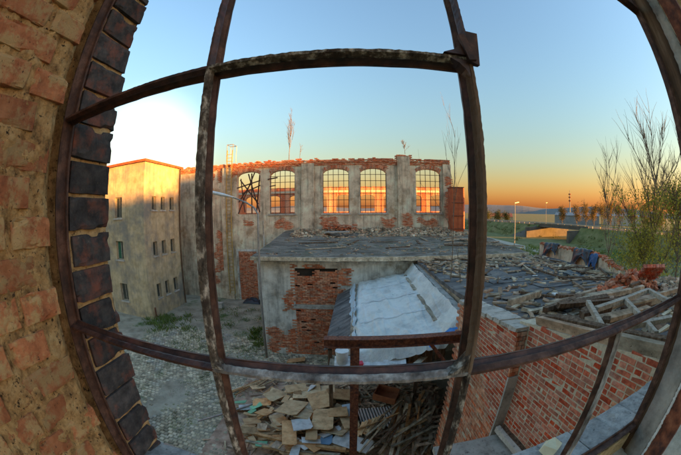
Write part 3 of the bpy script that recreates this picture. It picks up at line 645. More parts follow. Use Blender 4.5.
# rubble lying on the shed roof along the hall wall
r = MB()
for _ in range(1500):
    x = ru(-4.5, 8.8); t = R.random() ** 1.9; y = 23.2 - t * 3.2
    zz = rz_(x, y) + .30 * max(0, 1 - t * 1.4) * (0.5 + .5 * nz((x * .8, 1, 7))) * R.random()
    if -1.8 < x < .4 and 20.5 < y < 22.2: continue
    s = ru(.05, .20); r.box((x, y, zz + .02), (s * 1.4, s, s * .7), eul(ru(-.6, .6), ru(-.6, .6), ru(0, 3)), .02)
for _ in range(1500):
    x = ru(-4.4, 8.8); y = 23 - 9 * R.random() ** 1.4; s = ru(.02, .07)
    if nz((x * .6, y * .6, 41)) < -.05: continue
    r.box((x, y, rz_(x, y) + .015), (s * 3, s, s * .5), eul(ru(-.2, .2), ru(-.2, .2), ru(0, 3)), .01)
r.build('roof_rubble', M['scrap'], kind='stuff', label='brick rubble and mortar heaped on the shed roof below the arched windows', cat='rubble')
r = MB()
for x0, x1 in ((-2.3, -.9), (-1.3, .3)):
    for _ in range(60):
        x = ru(x0, x1); r.box((x, 23.05 - R.random() ** 2 * .6, rz_(x, 22.9) + ru(.1, .55)), (.24, .11, .07), eul(ru(-.3, .3), ru(-.3, .3), ru(-.5, .5)), .005)
r.build('fallen_bricks', M['brick_i'], kind='stuff', label='fallen red bricks lying below the hall windows beside the roof hole', cat='bricks')
TONE = {'grey_weathered_wood': 'grey', 'dark_weathered_timber': 'dark', 'warm_brown_wood': 'brown', 'tan_chipboard': 'tan'}
def plank(name, a, b, w, h, m, label, cat, group=None, jit=.006):
    if '%s' in label: label = label % TONE[m.name]; group = TONE[m.name] + ' ' + group
    r = MB(); r.beam(a, b, w, h, jit=jit); return r.build(name, m, None, label=label, cat=cat, group=group)
for i in range(9):
    x, y = ru(4.8, 8.2), ru(14.6, 18.5); an = ru(-.5, .9); L = ru(.9, 2.3)
    a = (x, y, rz_(x, y) + .06 + .04 * (i % 3)); b = (x + L * math.cos(an), y + L * math.sin(an), rz_(min(9, x + L * math.cos(an)), y + L * math.sin(an)) + .06 + .05 * (i % 2))
    plank('roof_plank', a, b, ru(.1, .18), .05, M['wood'], 'grey broken plank lying on the shed roof near the sapling', 'plank', 'planks on the shed roof')
for i in range(30):
    x, y = ru(-4, 8), ru(14.3, 22.3); an = ru(-.35, .35) + (1.5 if i % 4 == 0 else 0); L = ru(.6, 2.4); x1, y1 = max(-4.6, min(9, x + L * math.cos(an))), min(22.9, y + L * math.sin(an))
    plank('roof_batten', (x, y, rz_(x, y) + .04), (x1, y1, rz_(x1, y1) + .04), ru(.05, .14), ru(.025, .06), R.choice((M['wood'], M['wood_dark'])), 'loose %s batten lying flat on the shed roof', 'batten', 'battens on the shed roof')
plank('roof_slab', (-2.0, 21.2, 6.08), (-.3, 21.1, 6.10), .9, .09, M['concrete'], 'pale concrete slab bridging the hole in the shed roof', 'slab')

# rusty tall panel at the right end of the hall
rb = thing('rusty_tank', 'tall rust red steel tank standing at the end of the hall wall', 'tank', (8.05, 22.0, 5.6))
r = MB(); r.box((8.05, 22.1, 7.55), (1.0, .9, 3.66)); part(r, 'shell', M['redoxide'], rb)
r = MB(); r.bx(7.5, 8.6, 21.6, 22.6, 9.383, 9.45); part(r, 'lid', M['rust'], rb)
for z in (6.2, 7.2, 8.2):
    r = MB(); r.bx(7.53, 8.57, 21.60, 21.645, z, z + .06); part(r, 'band', M['rust'], rb)

# ------------------------------------------------------------------ lean-to with the tarpaulin roof
lt = thing('lean_to', 'timber lean-to with low asphalt side roof below the white tarpaulin', 'shed', (1.2, 10, 0))
def fz(u): return 4.06 + .44 * u                     # roof rises to the right
r = MB(); r.slab(lambda u, v: (.10 - .25 * (1 - v) + (2.42 - .1 * (1 - v)) * u, 6.5 + 7.3 * v, fz(u)), 4, 4, .10); part(r, 'roof_deck', M['wood'], lt)
r = MB(); r.slab(lambda u, v: (.12 - .22 * (1 - v) - .92 * u + .15 * (1 - v) * u, 7.9 + 5.95 * v, 4.0 - .5 * u), 6, 10, .06); part(r, 'side_roof', M['felt'], lt)
for x, y, h in ((-.7, 8.0, 3.45), (-.7, 11, 3.45), (-.75, 13.6, 3.45), (2.3, 9.2, 4.3), (.1, 9.2, 3.9), (1.2, 9.2, 3.9), (.1, 11.5, 3.9)):
    r = MB(); r.bx(x - .06, x + .06, y - .06, y + .06, .02, h); part(r, 'post', M['wood_dark'], lt)

r = MB(); r.extr((2.74, 6.0, 4.9), (3.0, 13.9, 4.98), [(-.1, -.06), (.14, -.06), (.14, .05), (-.08, .07)], UX, UZ, 30, .008); part(r, 'upper_edge', M['concrete'], lt)
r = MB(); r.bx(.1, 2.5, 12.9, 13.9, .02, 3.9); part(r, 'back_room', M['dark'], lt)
r = MB()
for i in range(7): r.bx(.0 + .34 * i, .26 + .34 * i, 6.42, 6.455, 3.55 + .05 * i, 3.98 + .06 * i)
part(r, 'front_boards', M['wood_dark'], lt)
def tf(u, v):                                        # u across (left to right), v along (near to far)
    y = 6.25 + 7.62 * v; sway = -.22 * (1 - v)
    if u < .76:
        k = u / .76; x = .06 + sway + 2.38 * k; z = fz(k) + .035
    else:
        k = (u - .76) / .24; x = 2.44 + sway + .40 * k; z = 4.50 + .035 + .47 * k
    if u < .08: z -= .28 * (1 - u / .08) ** 1.2; x -= .02
    w = .014 * nz((x * 2.2, y * .6, 1)) + .010 * nz((x * 7, y * 1.2, 3)) + .012 * math.sin(9 * x + 2.5 * nz((x, y, 5)) + y * 1.5) * (.5 + nz((x * .8, y * .8, 8)))
    w += .055 * (1 - abs(nz((x * 1.3 + y * .25, y * .35, 11)))) ** 9 + .045 * (1 - abs(nz((x * .6 - y * .5, y * .8, 17)))) ** 8 + .030 * (1 - abs(nz((x * 2.8, y * .45, 23)))) ** 8
    if v < .03: z -= .30 * (1 - v / .03)
    return (x + .02 * nz((y * 3, x, 2)), y + .02 * nz((x * 3, y, 4)), z + w + .01)
mb = MB(); mb.slab(tf, 150, 230, .006)
tp = mb.build('tarpaulin', M['tarp'], None, True, label='white tarpaulin stretched over the lean-to roof and up against the wing roof', cat='tarpaulin')
for sy_ in (8.3, 10.2, 12.1):
    v0 = (sy_ - 6.25) / 7.62; r = MB(); r.slab(lambda u, v: tuple(Vector(tf(.1 + .64 * u, v0 + .012 * v)) + Vector((0, 0, .012))), 60, 2, .004); part(r, 'seam', M['white'], tp)
def onroof(x, y): return fz((x - .06) / 2.38) + .1
plank('batten', (2.40, 13.2, 4.60), (2.33, 10.6, 4.60), .16, .05, M['wood'], 'grey batten along the fold of the white tarpaulin, beside the shed wall', 'batten')
plank('batten', (2.31, 9.9, 4.60), (2.24, 7.3, 4.60), .16, .05, M['wood'], 'grey batten along the fold of the white tarpaulin, beside the blue corner', 'batten')
mb = MB(); mb.slab(lambda u, v: (-.36 + .42 * u + .3 * v * (1 - u) * .3 + .05 * nz((u * 3, v * 14, 1)), 6.5 + 7.1 * v, 3.72 + .46 * u + .08 * nz((u * 4, v * 18, 2)) - .15 * (1 - v) * (1 - u)), 10, 90, .006)
mb.build('tarpaulin', M['tarp_pale'], None, True, label='crumpled pale blue sheet between the white tarpaulin and the asphalt side roof', cat='tarpaulin')
mb = MB(); mb.slab(lambda u, v: (1.75 + 1.0 * u, 6.0 + (.12 + .55 * u) * v, 4.42 + .45 * u + .04 * nz((u * 6, v * 3, 1)) + .02), 20, 8, .006)
mb.build('tarpaulin', M['tarp_blue'], None, True, label='bright blue tarpaulin corner under the rusty steel beam', cat='tarpaulin')
mb = MB(); mb.slab(lambda u, v: (-.45 + 1.7 * u, 6.12 + .4 * v + .05 * nz((u * 5, v * 5, 0)), 3.86 + .16 * v + .12 * u + .06 * nz((u * 9, v * 5, 3))), 24, 10, .006)
mb.build('sheet', M['white'], None, True, label='white plastic sheet hanging below the tarpaulin beside the bucket', cat='sheet')
bk = aty(342, 357, 6.35)
mb = MB(); mb.tube([bk + Vector((0, 0, -.16)), bk + Vector((0, 0, .15)), bk + Vector((0, 0, .17))], [.13, .16, .15], 14); b_ = mb.build('bucket', M['white'], None, True, label='white plastic bucket beside the rusty post', cat='bucket')
mb = MB(); mb.tube([bk + Vector((0, 0, .15)), bk + Vector((0, 0, .185))], [.165, .165], 14); mb.build('rim', M['white'], b_)
mb = MB(); mb.box((.12, 6.2, 3.98), (.22, .12, .05), eul(.2, .1, .4), .02); mb.build('cloth', mat('red_cloth', [(.5, .03, .05), (.7, .08, .12)], 3, bump=.2), None, label='small red cloth on the white plastic sheet', cat='cloth')
tpf = thing('timber_platform', 'grey timber platform under the tarpaulin edge beside the rusty post', 'platform', (.8, 6.4, 0))
mb = MB(); mb.bx(-.6, 2.3, 6.15, 6.9, 3.66, 3.74); part(mb, 'deck', M['wood'], tpf)
for i in range(7):
    x = ru(.5, 1.5); plank('loose_board', (x, 6.0, 3.78 + .03 * i), (x + ru(.1, .8), 6.8, 3.78 + .03 * i), .16, .025, M['wood_warm'] if i % 3 else M['wood'], '%s board lying loose on the timber platform', 'board', 'boards on the timber platform')

# ------------------------------------------------------------------ rusty steel beam on a post
g = thing('steel_gantry', 'rusty red steel beam on a slim post beside the brick wing', 'steel beam', (.03, 5.08, 0))
r = MB(); z0, gy = 5.0, 5.08
r.bx(-.55, 2.26, gy - .09, gy + .09, z0 + .165, z0 + .185); r.bx(-.55, 2.26, gy - .009, gy + .009, z0 + .02, z0 + .165); r.bx(-.55, 2.26, gy - .09, gy + .09, z0, z0 + .02)
part(r, 'beam', M['rust'], g)
r = MB(); r.bx(-.06, .115, gy - .06, gy - .047, .02, z0 - .003); r.bx(-.06, .115, gy + .047, gy + .06, .02, z0 - .003); r.bx(.02, .034, gy - .047, gy + .047, .02, z0 - .003); part(r, 'post', M['rust'], g)
r = MB(); r.beam((2.22, gy, 4.05), (1.5, gy, 4.98), .07, .07); r.bx(2.16, 2.25, gy - .1, gy + .1, 3.5, 4.98); part(r, 'brace', M['rust'], g)

# ------------------------------------------------------------------ brick wing to the right
wg = thing('brick_wing', 'red brick wing wall with pale mortar below the debris covered roof', 'building', (2.6, 3.4, 0))
K = 1.27
def w2x(y): return 2.29 * K - .11 * y
def w2top(y): return EYE - K * (EYE - (6.57 - .135 * (y / K - .6)))
def w1x(y): return 1.85 * K - .047 * (y - 2.7 * K)
def w1top(y): return EYE - K * (EYE - (6.19 - .09 * (y / K - 2.7)))
Y1, Y1F = 2.7 * K, 5.6
bb = brick_meshes('brick', (.10, .234, .064), M['brick'], 8, .003, .004)
hb = brick_meshes('brick', (.10, .110, .064), M['brick'], 5, .003, .004)
a2 = math.atan2(.11, 1); a1 = math.atan2(.047, 1)
cand = []
z = 3.95; k = 0
while z < 6.5:
    y = Y1 - .05; first = True
    while y > .62:
        L = .114 if (first and k % 2) or k % 4 == 3 else .238
        if z < w2top(y - L / 2) - .05: cand.append((w2x(y - L / 2), y - L / 2, z, L, a2))
        y -= L + .011; first = False
    z += .077; k += 1
z = w1top(Y1) - .07; k = 0
while z > 1.2:
    yy = Y1; L = .114 if k % 2 else .238
    while yy < Y1F:
        if z < w1top(yy + L / 2) - .03: cand.append((w1x(yy + L / 2), yy + L / 2, z, L, a1))
        yy += L + .011; L = .238
    z -= .077; k += 1
def seen(c): return c[2] > EYE - 1.34 * c[1]
cand.sort(key=lambda c: (not seen(c), c[1] ** 2 + c[0] ** 2 + (EYE - c[2]) ** 2))
low = MB()
for i, (x, y, z, L, an) in enumerate(cand):
    if i < 300: pput('brick', R.choice(hb if L < .2 else bb), wg, (x + .05 + ru(-.002, .003), y, z), rotz(an) @ eul(ru(-.010, .010), 0, ru(-.008, .008)))
    else: low.box((x + .05 + ru(-.003, .004), y, z), (.10, L - .004, .064), rotz(an), .002)
part(low, 'other_bricks', M['brick_i'], wg, kind='stuff')
r = MB()
def corebox(r, fx, ft, ya, yb, zb, off, th):
    vs = []
    for y in (ya, yb):
        vs += [(fx(y) + off, y, zb), (fx(y) + off + th, y, zb), (fx(y) + off + th, y, ft(y)), (fx(y) + off, y, ft(y))]
    r.add(vs, [(0, 1, 2, 3), (7, 6, 5, 4), (0, 4, 5, 1), (1, 5, 6, 2), (2, 6, 7, 3), (3, 7, 4, 0)])
corebox(r, w2x, lambda y: w2top(y) - .03, .58, Y1 + .2, 0, .004, .3); corebox(r, w1x, lambda y: w1top(y) - .02, Y1 + .012, Y1F, 0, .004, .40)
part(r, 'mortar', M['mortar_pale'], wg)
for i in range(9):
    ya = Y1 - .04 + .25 * i; r = MB(); r.box((w1x(ya) + .17, ya + .118, w1top(ya + .118) + .015), (.44, .235, .06), eul(-.09, ru(-.03, .03), ru(-.02, .02)), .012); part(r, 'coping_stone', M['concrete'], wg)
r = MB(); brickrun(r, w1x(Y1) + .004, w2x(Y1) + .05, 5.05, w1top(Y1) - .05, Y1 - .03, .12, .077, 0, D=.05); part(r, 'pier_bricks', M['brick_i'], wg, kind='stuff')
r = MB(); r.bx(w1x(Y1) + .002, w2x(Y1) + .03, Y1 - .05, Y1 - .004, 1.5, 5.045); part(r, 'pier_base', M['concrete'], wg)
for nm, off, w_, m_ in (('base_timber', -.03, .07, M['wood_dark']), ('ledge_board', -.13, .04, M['concrete'])):
    r = MB(); r.extr((w2x(Y1 - .1) + off, Y1 - .1, 4.0), (w2x(.6) + off, .6, 4.0), [(-w_, -.06), (w_ * .8, -.06), (w_ * .8, .06), (-w_, .05)], UX, UZ, 12, .004); part(r, nm, m_, wg)
r = MB(); r.bx(1.3, 2.75, .6, Y1 - .08, 3.72, 3.82); part(r, 'ledge', M['concrete'], wg)
plank('ledge_plank', (1.85, 2.6, 3.87), (2.6, 2.0, 3.87), .46, .04, M['redbox'], 'orange brown board on the ledge at the foot of the brick wing', 'board')

for ya, yb_, w_, h_, m_, lab in ((3.3, 1.9, .13, .11, M['wood'], 'split grey timber lying on top of the brick wing wall beside the pier'), (1.85, .75, .15, .13, M['wood'], 'squared grey timber lying on top of the brick wing wall beside the old sash'), (3.2, .8, .12, .12, M['wood_dark'], 'dark timber behind the squared grey timber on the wing wall')):
    o_ = .34 if m_ is M['wood_dark'] else .10
    plank('wall_timber', (w2x(ya) + o_, ya, w2top(ya) + .03), (w2x(yb_) + o_, yb_, w2top(yb_) + .03), w_, h_, m_, lab, 'timber', None, .014)
# roof of the wing: sloping down away from the window, then flat
def wr(x, y):
    z = 6.10 - .115 * y if y < 8 else 5.18
    return z + .05 * nz((x * .5, y * .5, 4)) + .025 * nz((x * 1.7, y * 1.7, 6))
def wing_r(u, v):
    y = 1.0 + 13.0 * v; xl = w2x(y) + .2 if y < Y1 else 2.62 + .4 * min(1, max(0, (y - 5.6) / .8))
    xr = 10.6 - .0 * v
    x = xl + (xr - xl) * u; return (x, y, wr(x, y))
mb = MB(); mb.slab(wing_r, 90, 110, .12); part(mb, 'roof', M['felt'], wg)
# overlapping strips of felt
for i in range(6):
    xs_, ys_ = ru(5.2, 7.6), 4.2 + i * 1.45; an = ru(-.2, .1); L = ru(2.2, 3.8)
    r = MB(); r.slab(lambda u, v: (xs_ - L / 2 + L * u, ys_ + an * L * (u - .5) + .95 * v, wr(xs_ - L / 2 + L * u, ys_ + an * L * (u - .5) + .95 * v) + .02 + .02 * abs(nz((u * 5, v * 3, i))) + (.07 * max(0, v - .85) / .15 * abs(nz((u * 4, i, 1))))), 30, 8, .008)
    part(r, 'felt_strip', M['felt'], wg)
r = MB(); r.bx(3.03, 3.09, 5.6, 13.95, 4.7, 5.06); r.bx(3.03, 3.09, 5.6, 7.6, 5.061, 5.2); part(r, 'fascia', M['wood'], wg)
r = MB(); r.bx(3.2, 10.24, 1.2, 1.4, 0, 5.7); r.bx(10.25, 10.55, 1.2, 13.9, 0, 5.0); part(r, 'outer_wall', M['brick_i'], wg)
# parapet ruin along the far right edge, with black sheeting
pp = [atz(541, 254, 5.12), atz(556, 258, 5.12), atz(576, 262, 5.15), atz(598, 268, 5.2), atz(622, 276, 5.3)]
pw = thing('parapet_wall', 'broken plastered brick parapet with torn black sheeting along the roof edge', 'wall', (pp[2].x, pp[2].y, 5.1))
r = MB(); br = MB(); wrn = []
for i in range(4):
    a, b = pp[i], pp[i + 1]; n_ = 8
    for j in range(n_):
        p, q = a.lerp(b, j / n_), a.lerp(b, (j + 1) / n_); h = .72 + .16 * nz((i + j * .3, 2, 1)) - (.25 if i == 3 else 0) * j / n_
        d = (q - p).normalized(); c = (p + q) / 2
        r.box((c.x, c.y, 5.0 + h / 2), (.3, (q - p).length + .01, h), rotz(math.atan2(-d.x, d.y)), .015)
        for _ in range(8):
            br.box((c.x + ru(-.12, .12), c.y + ru(-.15, .15), 5.0 + h + ru(-.02, .08)), (.12, .24, .07), eul(ru(-.3, .3), ru(-.3, .3), ru(0, 3)))
part(r, 'masonry', M['plaster'], pw); part(br, 'top_bricks', M['brick_i'], pw, kind='stuff')
def drape(a, b, h, name, m, label, off=.2):
    a, b = Vector(a), Vector(b); nrm = Vector((-(b - a).y, (b - a).x, 0)).normalized()
    if nrm.x > 0: nrm = -nrm
    def f(u, v):
        p = a.lerp(b, u) + nrm * (off - .25 * max(0, 1 - v * 5) + .09 * nz((u * 5, v * 3, 1)) + .22 * v)
        return (p.x, p.y, p.z + .14 * math.sin(math.pi * min(1, v * 3)) * (1 - v) - h * v * (.30 + .75 * abs(math.sin(2.2 * u + 1.9 * h)) ** 1.5) + .06 * nz((u * 5, v * 4, 4)))
    r = MB(); r.slab(f, 24, 14, .01); return r.build(name, m, None, True, label=label, cat='sheeting')
tz = 5.86
def T3(i, t, z): q = pp[i].lerp(pp[i + 1], t); return (q.x, q.y, z)
drape(T3(0, .4, tz), T3(1, .2, tz), .85, 'sheeting', M['tarp_black'], 'black plastic sheeting hanging over the parapet beside the scrub')
drape(T3(2, .0, tz), T3(2, .75, tz), .9, 'sheeting', M['tarp_black'], 'black plastic sheeting sagging from the parapet beside the dark blue sheeting')
drape(T3(2, .75, tz - .1), T3(3, .1, tz - .1), .95, 'sheeting', M['tarp_navy'], 'dark blue plastic sheeting bunched on the parapet beside the brick heap')
# brick rubble heap near the tree
hp = atz(628, 286, 5.7); r = MB(); r2 = MB()
for _ in range(260):
    t = R.random() ** .7; an = ru(0, 6.28); x, y = hp.x + 1.5 * t * math.cos(an), hp.y + .9 * t * math.sin(an)
    r.box((x, y, wr(x, y) + .55 * (1 - t) * R.random() + .05), (.24, .115, .07), eul(ru(-.5, .5), ru(-.5, .5), ru(0, 3)), .006)
r.build('brick_heap', M['brick_i'], kind='stuff', label='heap of loose red bricks on the roof in front of the leafy tree', cat='bricks')
# toppled brick panel still in bond
tpn = thing('toppled_brick_panel', 'leaning panel of red brickwork still in bond beside the brick heap', 'brickwork', hp + Vector((.6, -.3, .2)))
k = 0
for jz in range(9):
    for jx in range(7):
        loc = Matrix.Rotation(.9, 3, 'X') @ Vector(((jx - 3) * .125 + (.06 if jz % 2 else 0), 0, jz * .077))
        pput('brick', R.choice(hb), tpn, tpn.location + Matrix.Rotation(-.5, 3, 'Z') @ loc, Matrix.Rotation(-.5, 3, 'Z') @ Matrix.Rotation(.9, 3, 'X') @ rotz(math.pi / 2))
# loose timber and scraps on the wing roof
r = MB()
for _ in range(2600):
    x, y = ru(2.9, 10.2), ru(1.6, 13.8)
    w_ = math.exp(-((y - 3.2) / 1.3) ** 2) + math.exp(-((x - 9.6) / 1.2) ** 2) * (y < 13) + math.exp(-((y - 12.4) / 1.2) ** 2) + .22
    if R.random() > w_: continue
    if x < 3.1 and y > 5.6: continue
    s = ru(.03, .13); r.box((x, y, wr(x, y) + s * .3), (s * ru(1, 4), s, s * .5), eul(ru(-.3, .3), ru(-.3, .3), ru(0, 3)), .01)
r.build('roof_scraps', M['scrap'], kind='stuff', label='splinters and scraps scattered over the grey felt roof', cat='scraps')
def roofbeam(p0, p1, w, h, m, label, cat='beam', lift=.08, group=None):
    a = atz(*p0, 6.0); b = atz(*p1, 6.0)
    for _ in range(8):
        a = atz(*p0, wr(a.x, a.y) + lift); b = atz(*p1, wr(b.x, b.y) + lift)
    return plank('roof_beam', a, b, w, h, m, label, cat, group, .012)
roofbeam((512, 322), (592, 338), .16, .13, M['wood'], 'long grey split timber along the wing roof edge above the brick wall', lift=.12)
roofbeam((500, 316), (560, 326), .13, .10, M['wood_dark'], 'dark charred timber behind the long grey split timber', lift=.10)
roofbeam((540, 318), (610, 322), .20, .12, M['wood_dark'], 'thick dark charred log lying across the debris', lift=.12)
roofbeam((600, 337), (652, 343), .16, .16, M['wood'], 'squared grey timber resting on top of the brick wing wall', lift=.12)
roofbeam((573, 282), (604, 303), .10, .08, M['wood'], 'pale grey beam pointing at the brick heap', lift=.05)
roofbeam((512, 262), (572, 281), .08, .06, M['wood_dark'], 'thin dark batten running diagonally over the felt roof', lift=.04)
roofbeam((553, 267), (618, 273), .08, .06, M['wood'], 'thin grey pole lying along the foot of the parapet', lift=.04)
for _ in range(75):
    x, y = R.choice(((ru(3.2, 9.5), ru(4.5, 12)), (ru(3.0, 8), ru(2.2, 4.6)), (ru(8.2, 10), ru(5, 12)), (ru(3.2, 9.5), ru(11.5, 13.6)))); an = ru(0, 3.14); L = ru(.5, 2.6)
    x1, y1 = max(3.1, min(10.3, x + L * math.cos(an))), max(1.4, min(13.7, y + L * math.sin(an)))
    z_ = ru(.02, .14)
    plank('roof_plank', (x, y, wr(x, y) + z_), (x1, y1, wr(x1, y1) + z_), ru(.05, .14), ru(.03, .06), R.choice((M['wood'], M['wood_dark'], M['wood'])), '%s plank among the debris on the felt roof', 'plank', 'planks on the felt roof')
for i in range(34):
    x, y = ru(3.0, 6.5), ru(2.9, 5.0); an = ru(-.5, .9); L = ru(.7, 2.2); x1, y1 = x + L * math.cos(an), max(1.6, y + L * math.sin(an) * .6); z_ = ru(.03, .28)
    plank('charred_timber', (x, y, wr(x, y) + z_), (x1, y1, wr(x1, y1) + z_ * ru(.6, 1.2)), ru(.08, .2), ru(.06, .14), M['wood_dark'] if i % 2 else M['wood'], '%s timber in the charred heap above the brick wing wall', 'timber', 'timbers in the charred heap', .015)
for i, (x, y) in enumerate(((4.4, 6.2), (6.8, 5.2), (8.6, 8.4), (5.4, 9.6), (7.6, 11.2), (9.2, 6.0))):
    an = ru(0, 3.1); L, w_ = ru(.8, 1.6), ru(.5, .9)
    def sf(u, v):
        dx, dy = (u - .5) * L, (v - .5) * w_; X, Y_ = x + dx * math.cos(an) - dy * math.sin(an), y + dx * math.sin(an) + dy * math.cos(an)
        return (X + .05 * nz((u * 6, v * 6, i)), Y_ + .05 * nz((u * 6, v * 6, i + 9)), wr(X, Y_) + .04 + .22 * max(0, u - .45) ** 1.5 + .07 * abs(nz((u * 4, v * 3, i + 20))))
    r = MB(); r.slab(sf, 16, 12, .01); r.build('torn_felt', M['felt'] if i % 2 else M['tarp_black'], None, True, label='curled torn sheet of %s lifting from the wing roof' % ('roofing felt' if i % 2 else 'black plastic'), cat='roofing sheet', group='torn sheets of ' + ('felt' if i % 2 else 'black plastic'))
for p in ((556, 294), (535, 276), (497, 309), (572, 259)):
    q = atz(*p, 5.6)
    for _ in range(6): q = atz(*p, wr(q.x, q.y) + .04)
    mb = MB(); mb.box(q, (ru(.15, .3), ru(.1, .18), .02), eul(.1, .1, ru(0, 3)), .02); mb.build('scrap_sheet', M['white'], None, label='small white scrap lying on the grey felt roof', cat='scrap', group='white scraps on the felt roof')
# old wooden sash lying on the roof edge
fr = thing('old_window_sash', 'weathered grey wooden window sash lying on the wing roof debris', 'window sash', atz(630, 310, 6.0))
r = MB()
for (p, q, w_) in (((596, 309), (648, 290), .075), ((648, 290), (676, 306), .075), ((625, 300), (656, 334), .06), ((588, 302), (604, 331), .06), ((604, 329), (672, 318), .07)):
    r = MB(); za = lambda s: 6.42; r.beam(atz(*p, 6.16), atz(*q, 6.16), w_ * 1.35, .07, jit=.003); part(r, 'sash_bar', M['frame'], fr)

# ------------------------------------------------------------------ wood and board pile in the yard
def ph(x, y): return max(.05, .85 * math.exp(-((x - .4) / 3.6) ** 4 - ((y - 8.3) / 2.7) ** 4) + .12 * nz((x * .9, y * .9, 3)))
r = MB()
for _ in range(2600):
    x, y = R.gauss(-.2, 2.0), R.gauss(8.3, 1.5)
    if not (-4.8 < x < 3.4 and 5 < y < 11.6): continue
    h = ph(x, y)
    if h < .1 and R.random() < .7: continue
    s = ru(.03, .10); L = ru(.2, .9); r.box((x, y, h * ru(.5, 1.0)), (L, s, ru(.015, .05)), eul(ru(-.25, .25), ru(-.25, .25), ru(0, 3.14)))
r.build('wood_scraps', M['scrap'], kind='stuff', label='splintered wood scraps filling the rubbish pile in the yard', cat='scraps')
mb = MB(); mb.grid(lambda u, v: (-4.8 + 8.2 * u, 5 + 6.6 * v, max(.03, ph(-4.8 + 8.2 * u, 5 + 6.6 * v) * .72)), 50, 40); mb.build('pile_core', M['rubble'], None, label='earthy core of the rubbish pile under the boards', cat='rubbish', kind='stuff')
def board(px, py, w, l, rz, m, label, cat='board', group=None, tilt=.15, lift=.12, th=.025):
    p = atz(px, py, .7)
    for _ in range(6): p = atz(px, py, ph(p.x, p.y) + lift)
    mb = MB(); hw, hl = w / 2, l / 2; c1, c2 = ru(.0, .35), ru(.0, .35)
    out = [(-hw, -hl + ru(0, .05)), (hw * (1 - c1), -hl), (hw, -hl * (1 - c1 * ru(.3, 1.2))), (hw + ru(-.03, .03), hl), (-hw * (1 - c2), hl + ru(-.04, .0)), (-hw, hl * (1 - c2 * ru(.2, 1.)))]
    n_ = len(out); mb.add([(x, y, th / 2) for x, y in out] + [(x, y, -th / 2) for x, y in out], [tuple(range(n_)), tuple(range(2 * n_ - 1, n_ - 1, -1))] + [(k + n_, (k + 1) % n_ + n_, (k + 1) % n_, k) for k in range(n_)])
    o = mb.build('board', m, None, label=label, cat=cat, group=group)
    o.location = p; o.rotation_euler = (ru(-tilt, tilt) - .12, ru(-tilt, tilt), math.radians(rz)); return o
CB = 'tan chipboard panel thrown on the rubbish pile'; GB = 'chipboard panels on the pile'
for px_, py_, w_, l_, rz, lf in ((292, 407, .75, 1.15, -12, .34), (320, 400, .75, 1.0, 22, .22), (323, 419, .65, 1.1, 2, .30), (314, 392, 1.5, .9, 5, .10), (342, 394, 1.2, .9, -4, .10), (289, 432, .42, 1.2, 12, .24), (252, 421, .6, .5, 30, .16), (274, 395, .55, .7, -35, .2), (305, 412, .5, .9, -8, .20), (262, 402, .7, .5, 15, .14), (338, 412, .6, .5, 8, .3), (280, 420, .5, .8, 35, .2), (335, 430, .7, .5, -20, .2), (296, 388, .8, .6, 20, .2), (265, 412, .5, .6, -20, .24), (312, 430, .35, .9, 4, .28), (350, 422, .5, .7, 15, .2), (362, 430, .5, .35, -30, .3), (258, 387, .6, .35, 40, .1)):
    board(px_, py_, w_ * 1.02, l_ * 1.05, rz, M['chip'], CB, 'panel', GB, .14, lf + .08)
for i in range(70):
    px_, py_ = ru(240, 352), ru(388, 452); m_ = R.choice((M['chip'], M['chip'], M['wood_warm'], M['wood'], M['chip'], M['white']))
    nm = {'tan_chipboard': 'tan', 'warm_brown_wood': 'brown', 'grey_weathered_wood': 'grey', 'dirty_white_board': 'white'}[m_.name]
    board(px_, py_, ru(.15, .45), ru(.25, .8), ru(0, 180), m_, 'small broken %s board piece in the rubbish pile' % nm, 'board piece', 'broken %s board pieces' % nm, .35, ru(.05, .3))
board(302, 424, .6, .75, 18, M['white'], 'pale bluish white panel between the tan chipboards', 'panel', None, .1, .4)
board(352, 442, .55, 1.2, 62, M['white'], 'long white board at the foot of the rusty post', lift=.35)
board(311, 440, .55, .4, 10, M['white'], 'small white board beside the blue one', lift=.28)
board(326, 440, .35, .45, 0, M['blue_board'], 'small blue board among the pile timbers', lift=.3)
board(347, 410, .32, .7, 4, M['tarp_pale'], 'pale blue sheet tucked behind the rusty post', lift=.28)
board(246, 407, .55, .4, 25, M['white'], 'white board between the mint green pieces', lift=.2)
for px_, py_, w_, l_, rz in ((240, 402, .5, .28, 10), (256, 406, .45, .3, 40), (264, 413, .38, .3, -20), (252, 411, .3, .25, 60), (261, 444, .35, .3, 10)):
    board(px_, py_, w_, l_, rz, M['green'], 'mint green board fragment at the cobbled end of the pile', 'board', 'green fragments', .2, .26)
board(258, 431, 1.5, .42, 14, M['wood_warm'], 'wide brown plank panel at the cobbled end of the pile', lift=.26, th=.05)
board(296, 360, .95, .5, 8, M['chip'], 'orange tan board lying against the foot of the shed wall', lift=.05)
board(268, 362, .9, .35, -12, M['wood_warm'], 'narrow orange plank on the ground at the shed corner', lift=.02)
def pbeam(p0, p1, w, h, m, label, lift=.4, cat='timber', group=None):
    a, b = atz(*p0, .8), atz(*p1, .8)
    for _ in range(6): a = atz(*p0, ph(a.x, a.y) + lift); b = atz(*p1, ph(b.x, b.y) + lift)
    return plank('timber', a, b, w, h, m, label, cat, group, .008)
pbeam((256, 434), (346, 450), .12, .10, M['wood_warm'], 'long squared tan timber crossing the chipboard panels of the pile')
pbeam((246, 441), (340, 455), .10, .08, M['wood'], 'long grey timber parallel to the squared tan timber', .34)
pbeam((262, 446), (330, 458), .09, .08, M['wood_warm'], 'short brown timber beside the long grey timber', .30)
pbeam((198, 421), (258, 402), .07, .05, M['steel'], 'thin grey metal tube sticking out over the cobbles', .2, 'tube')
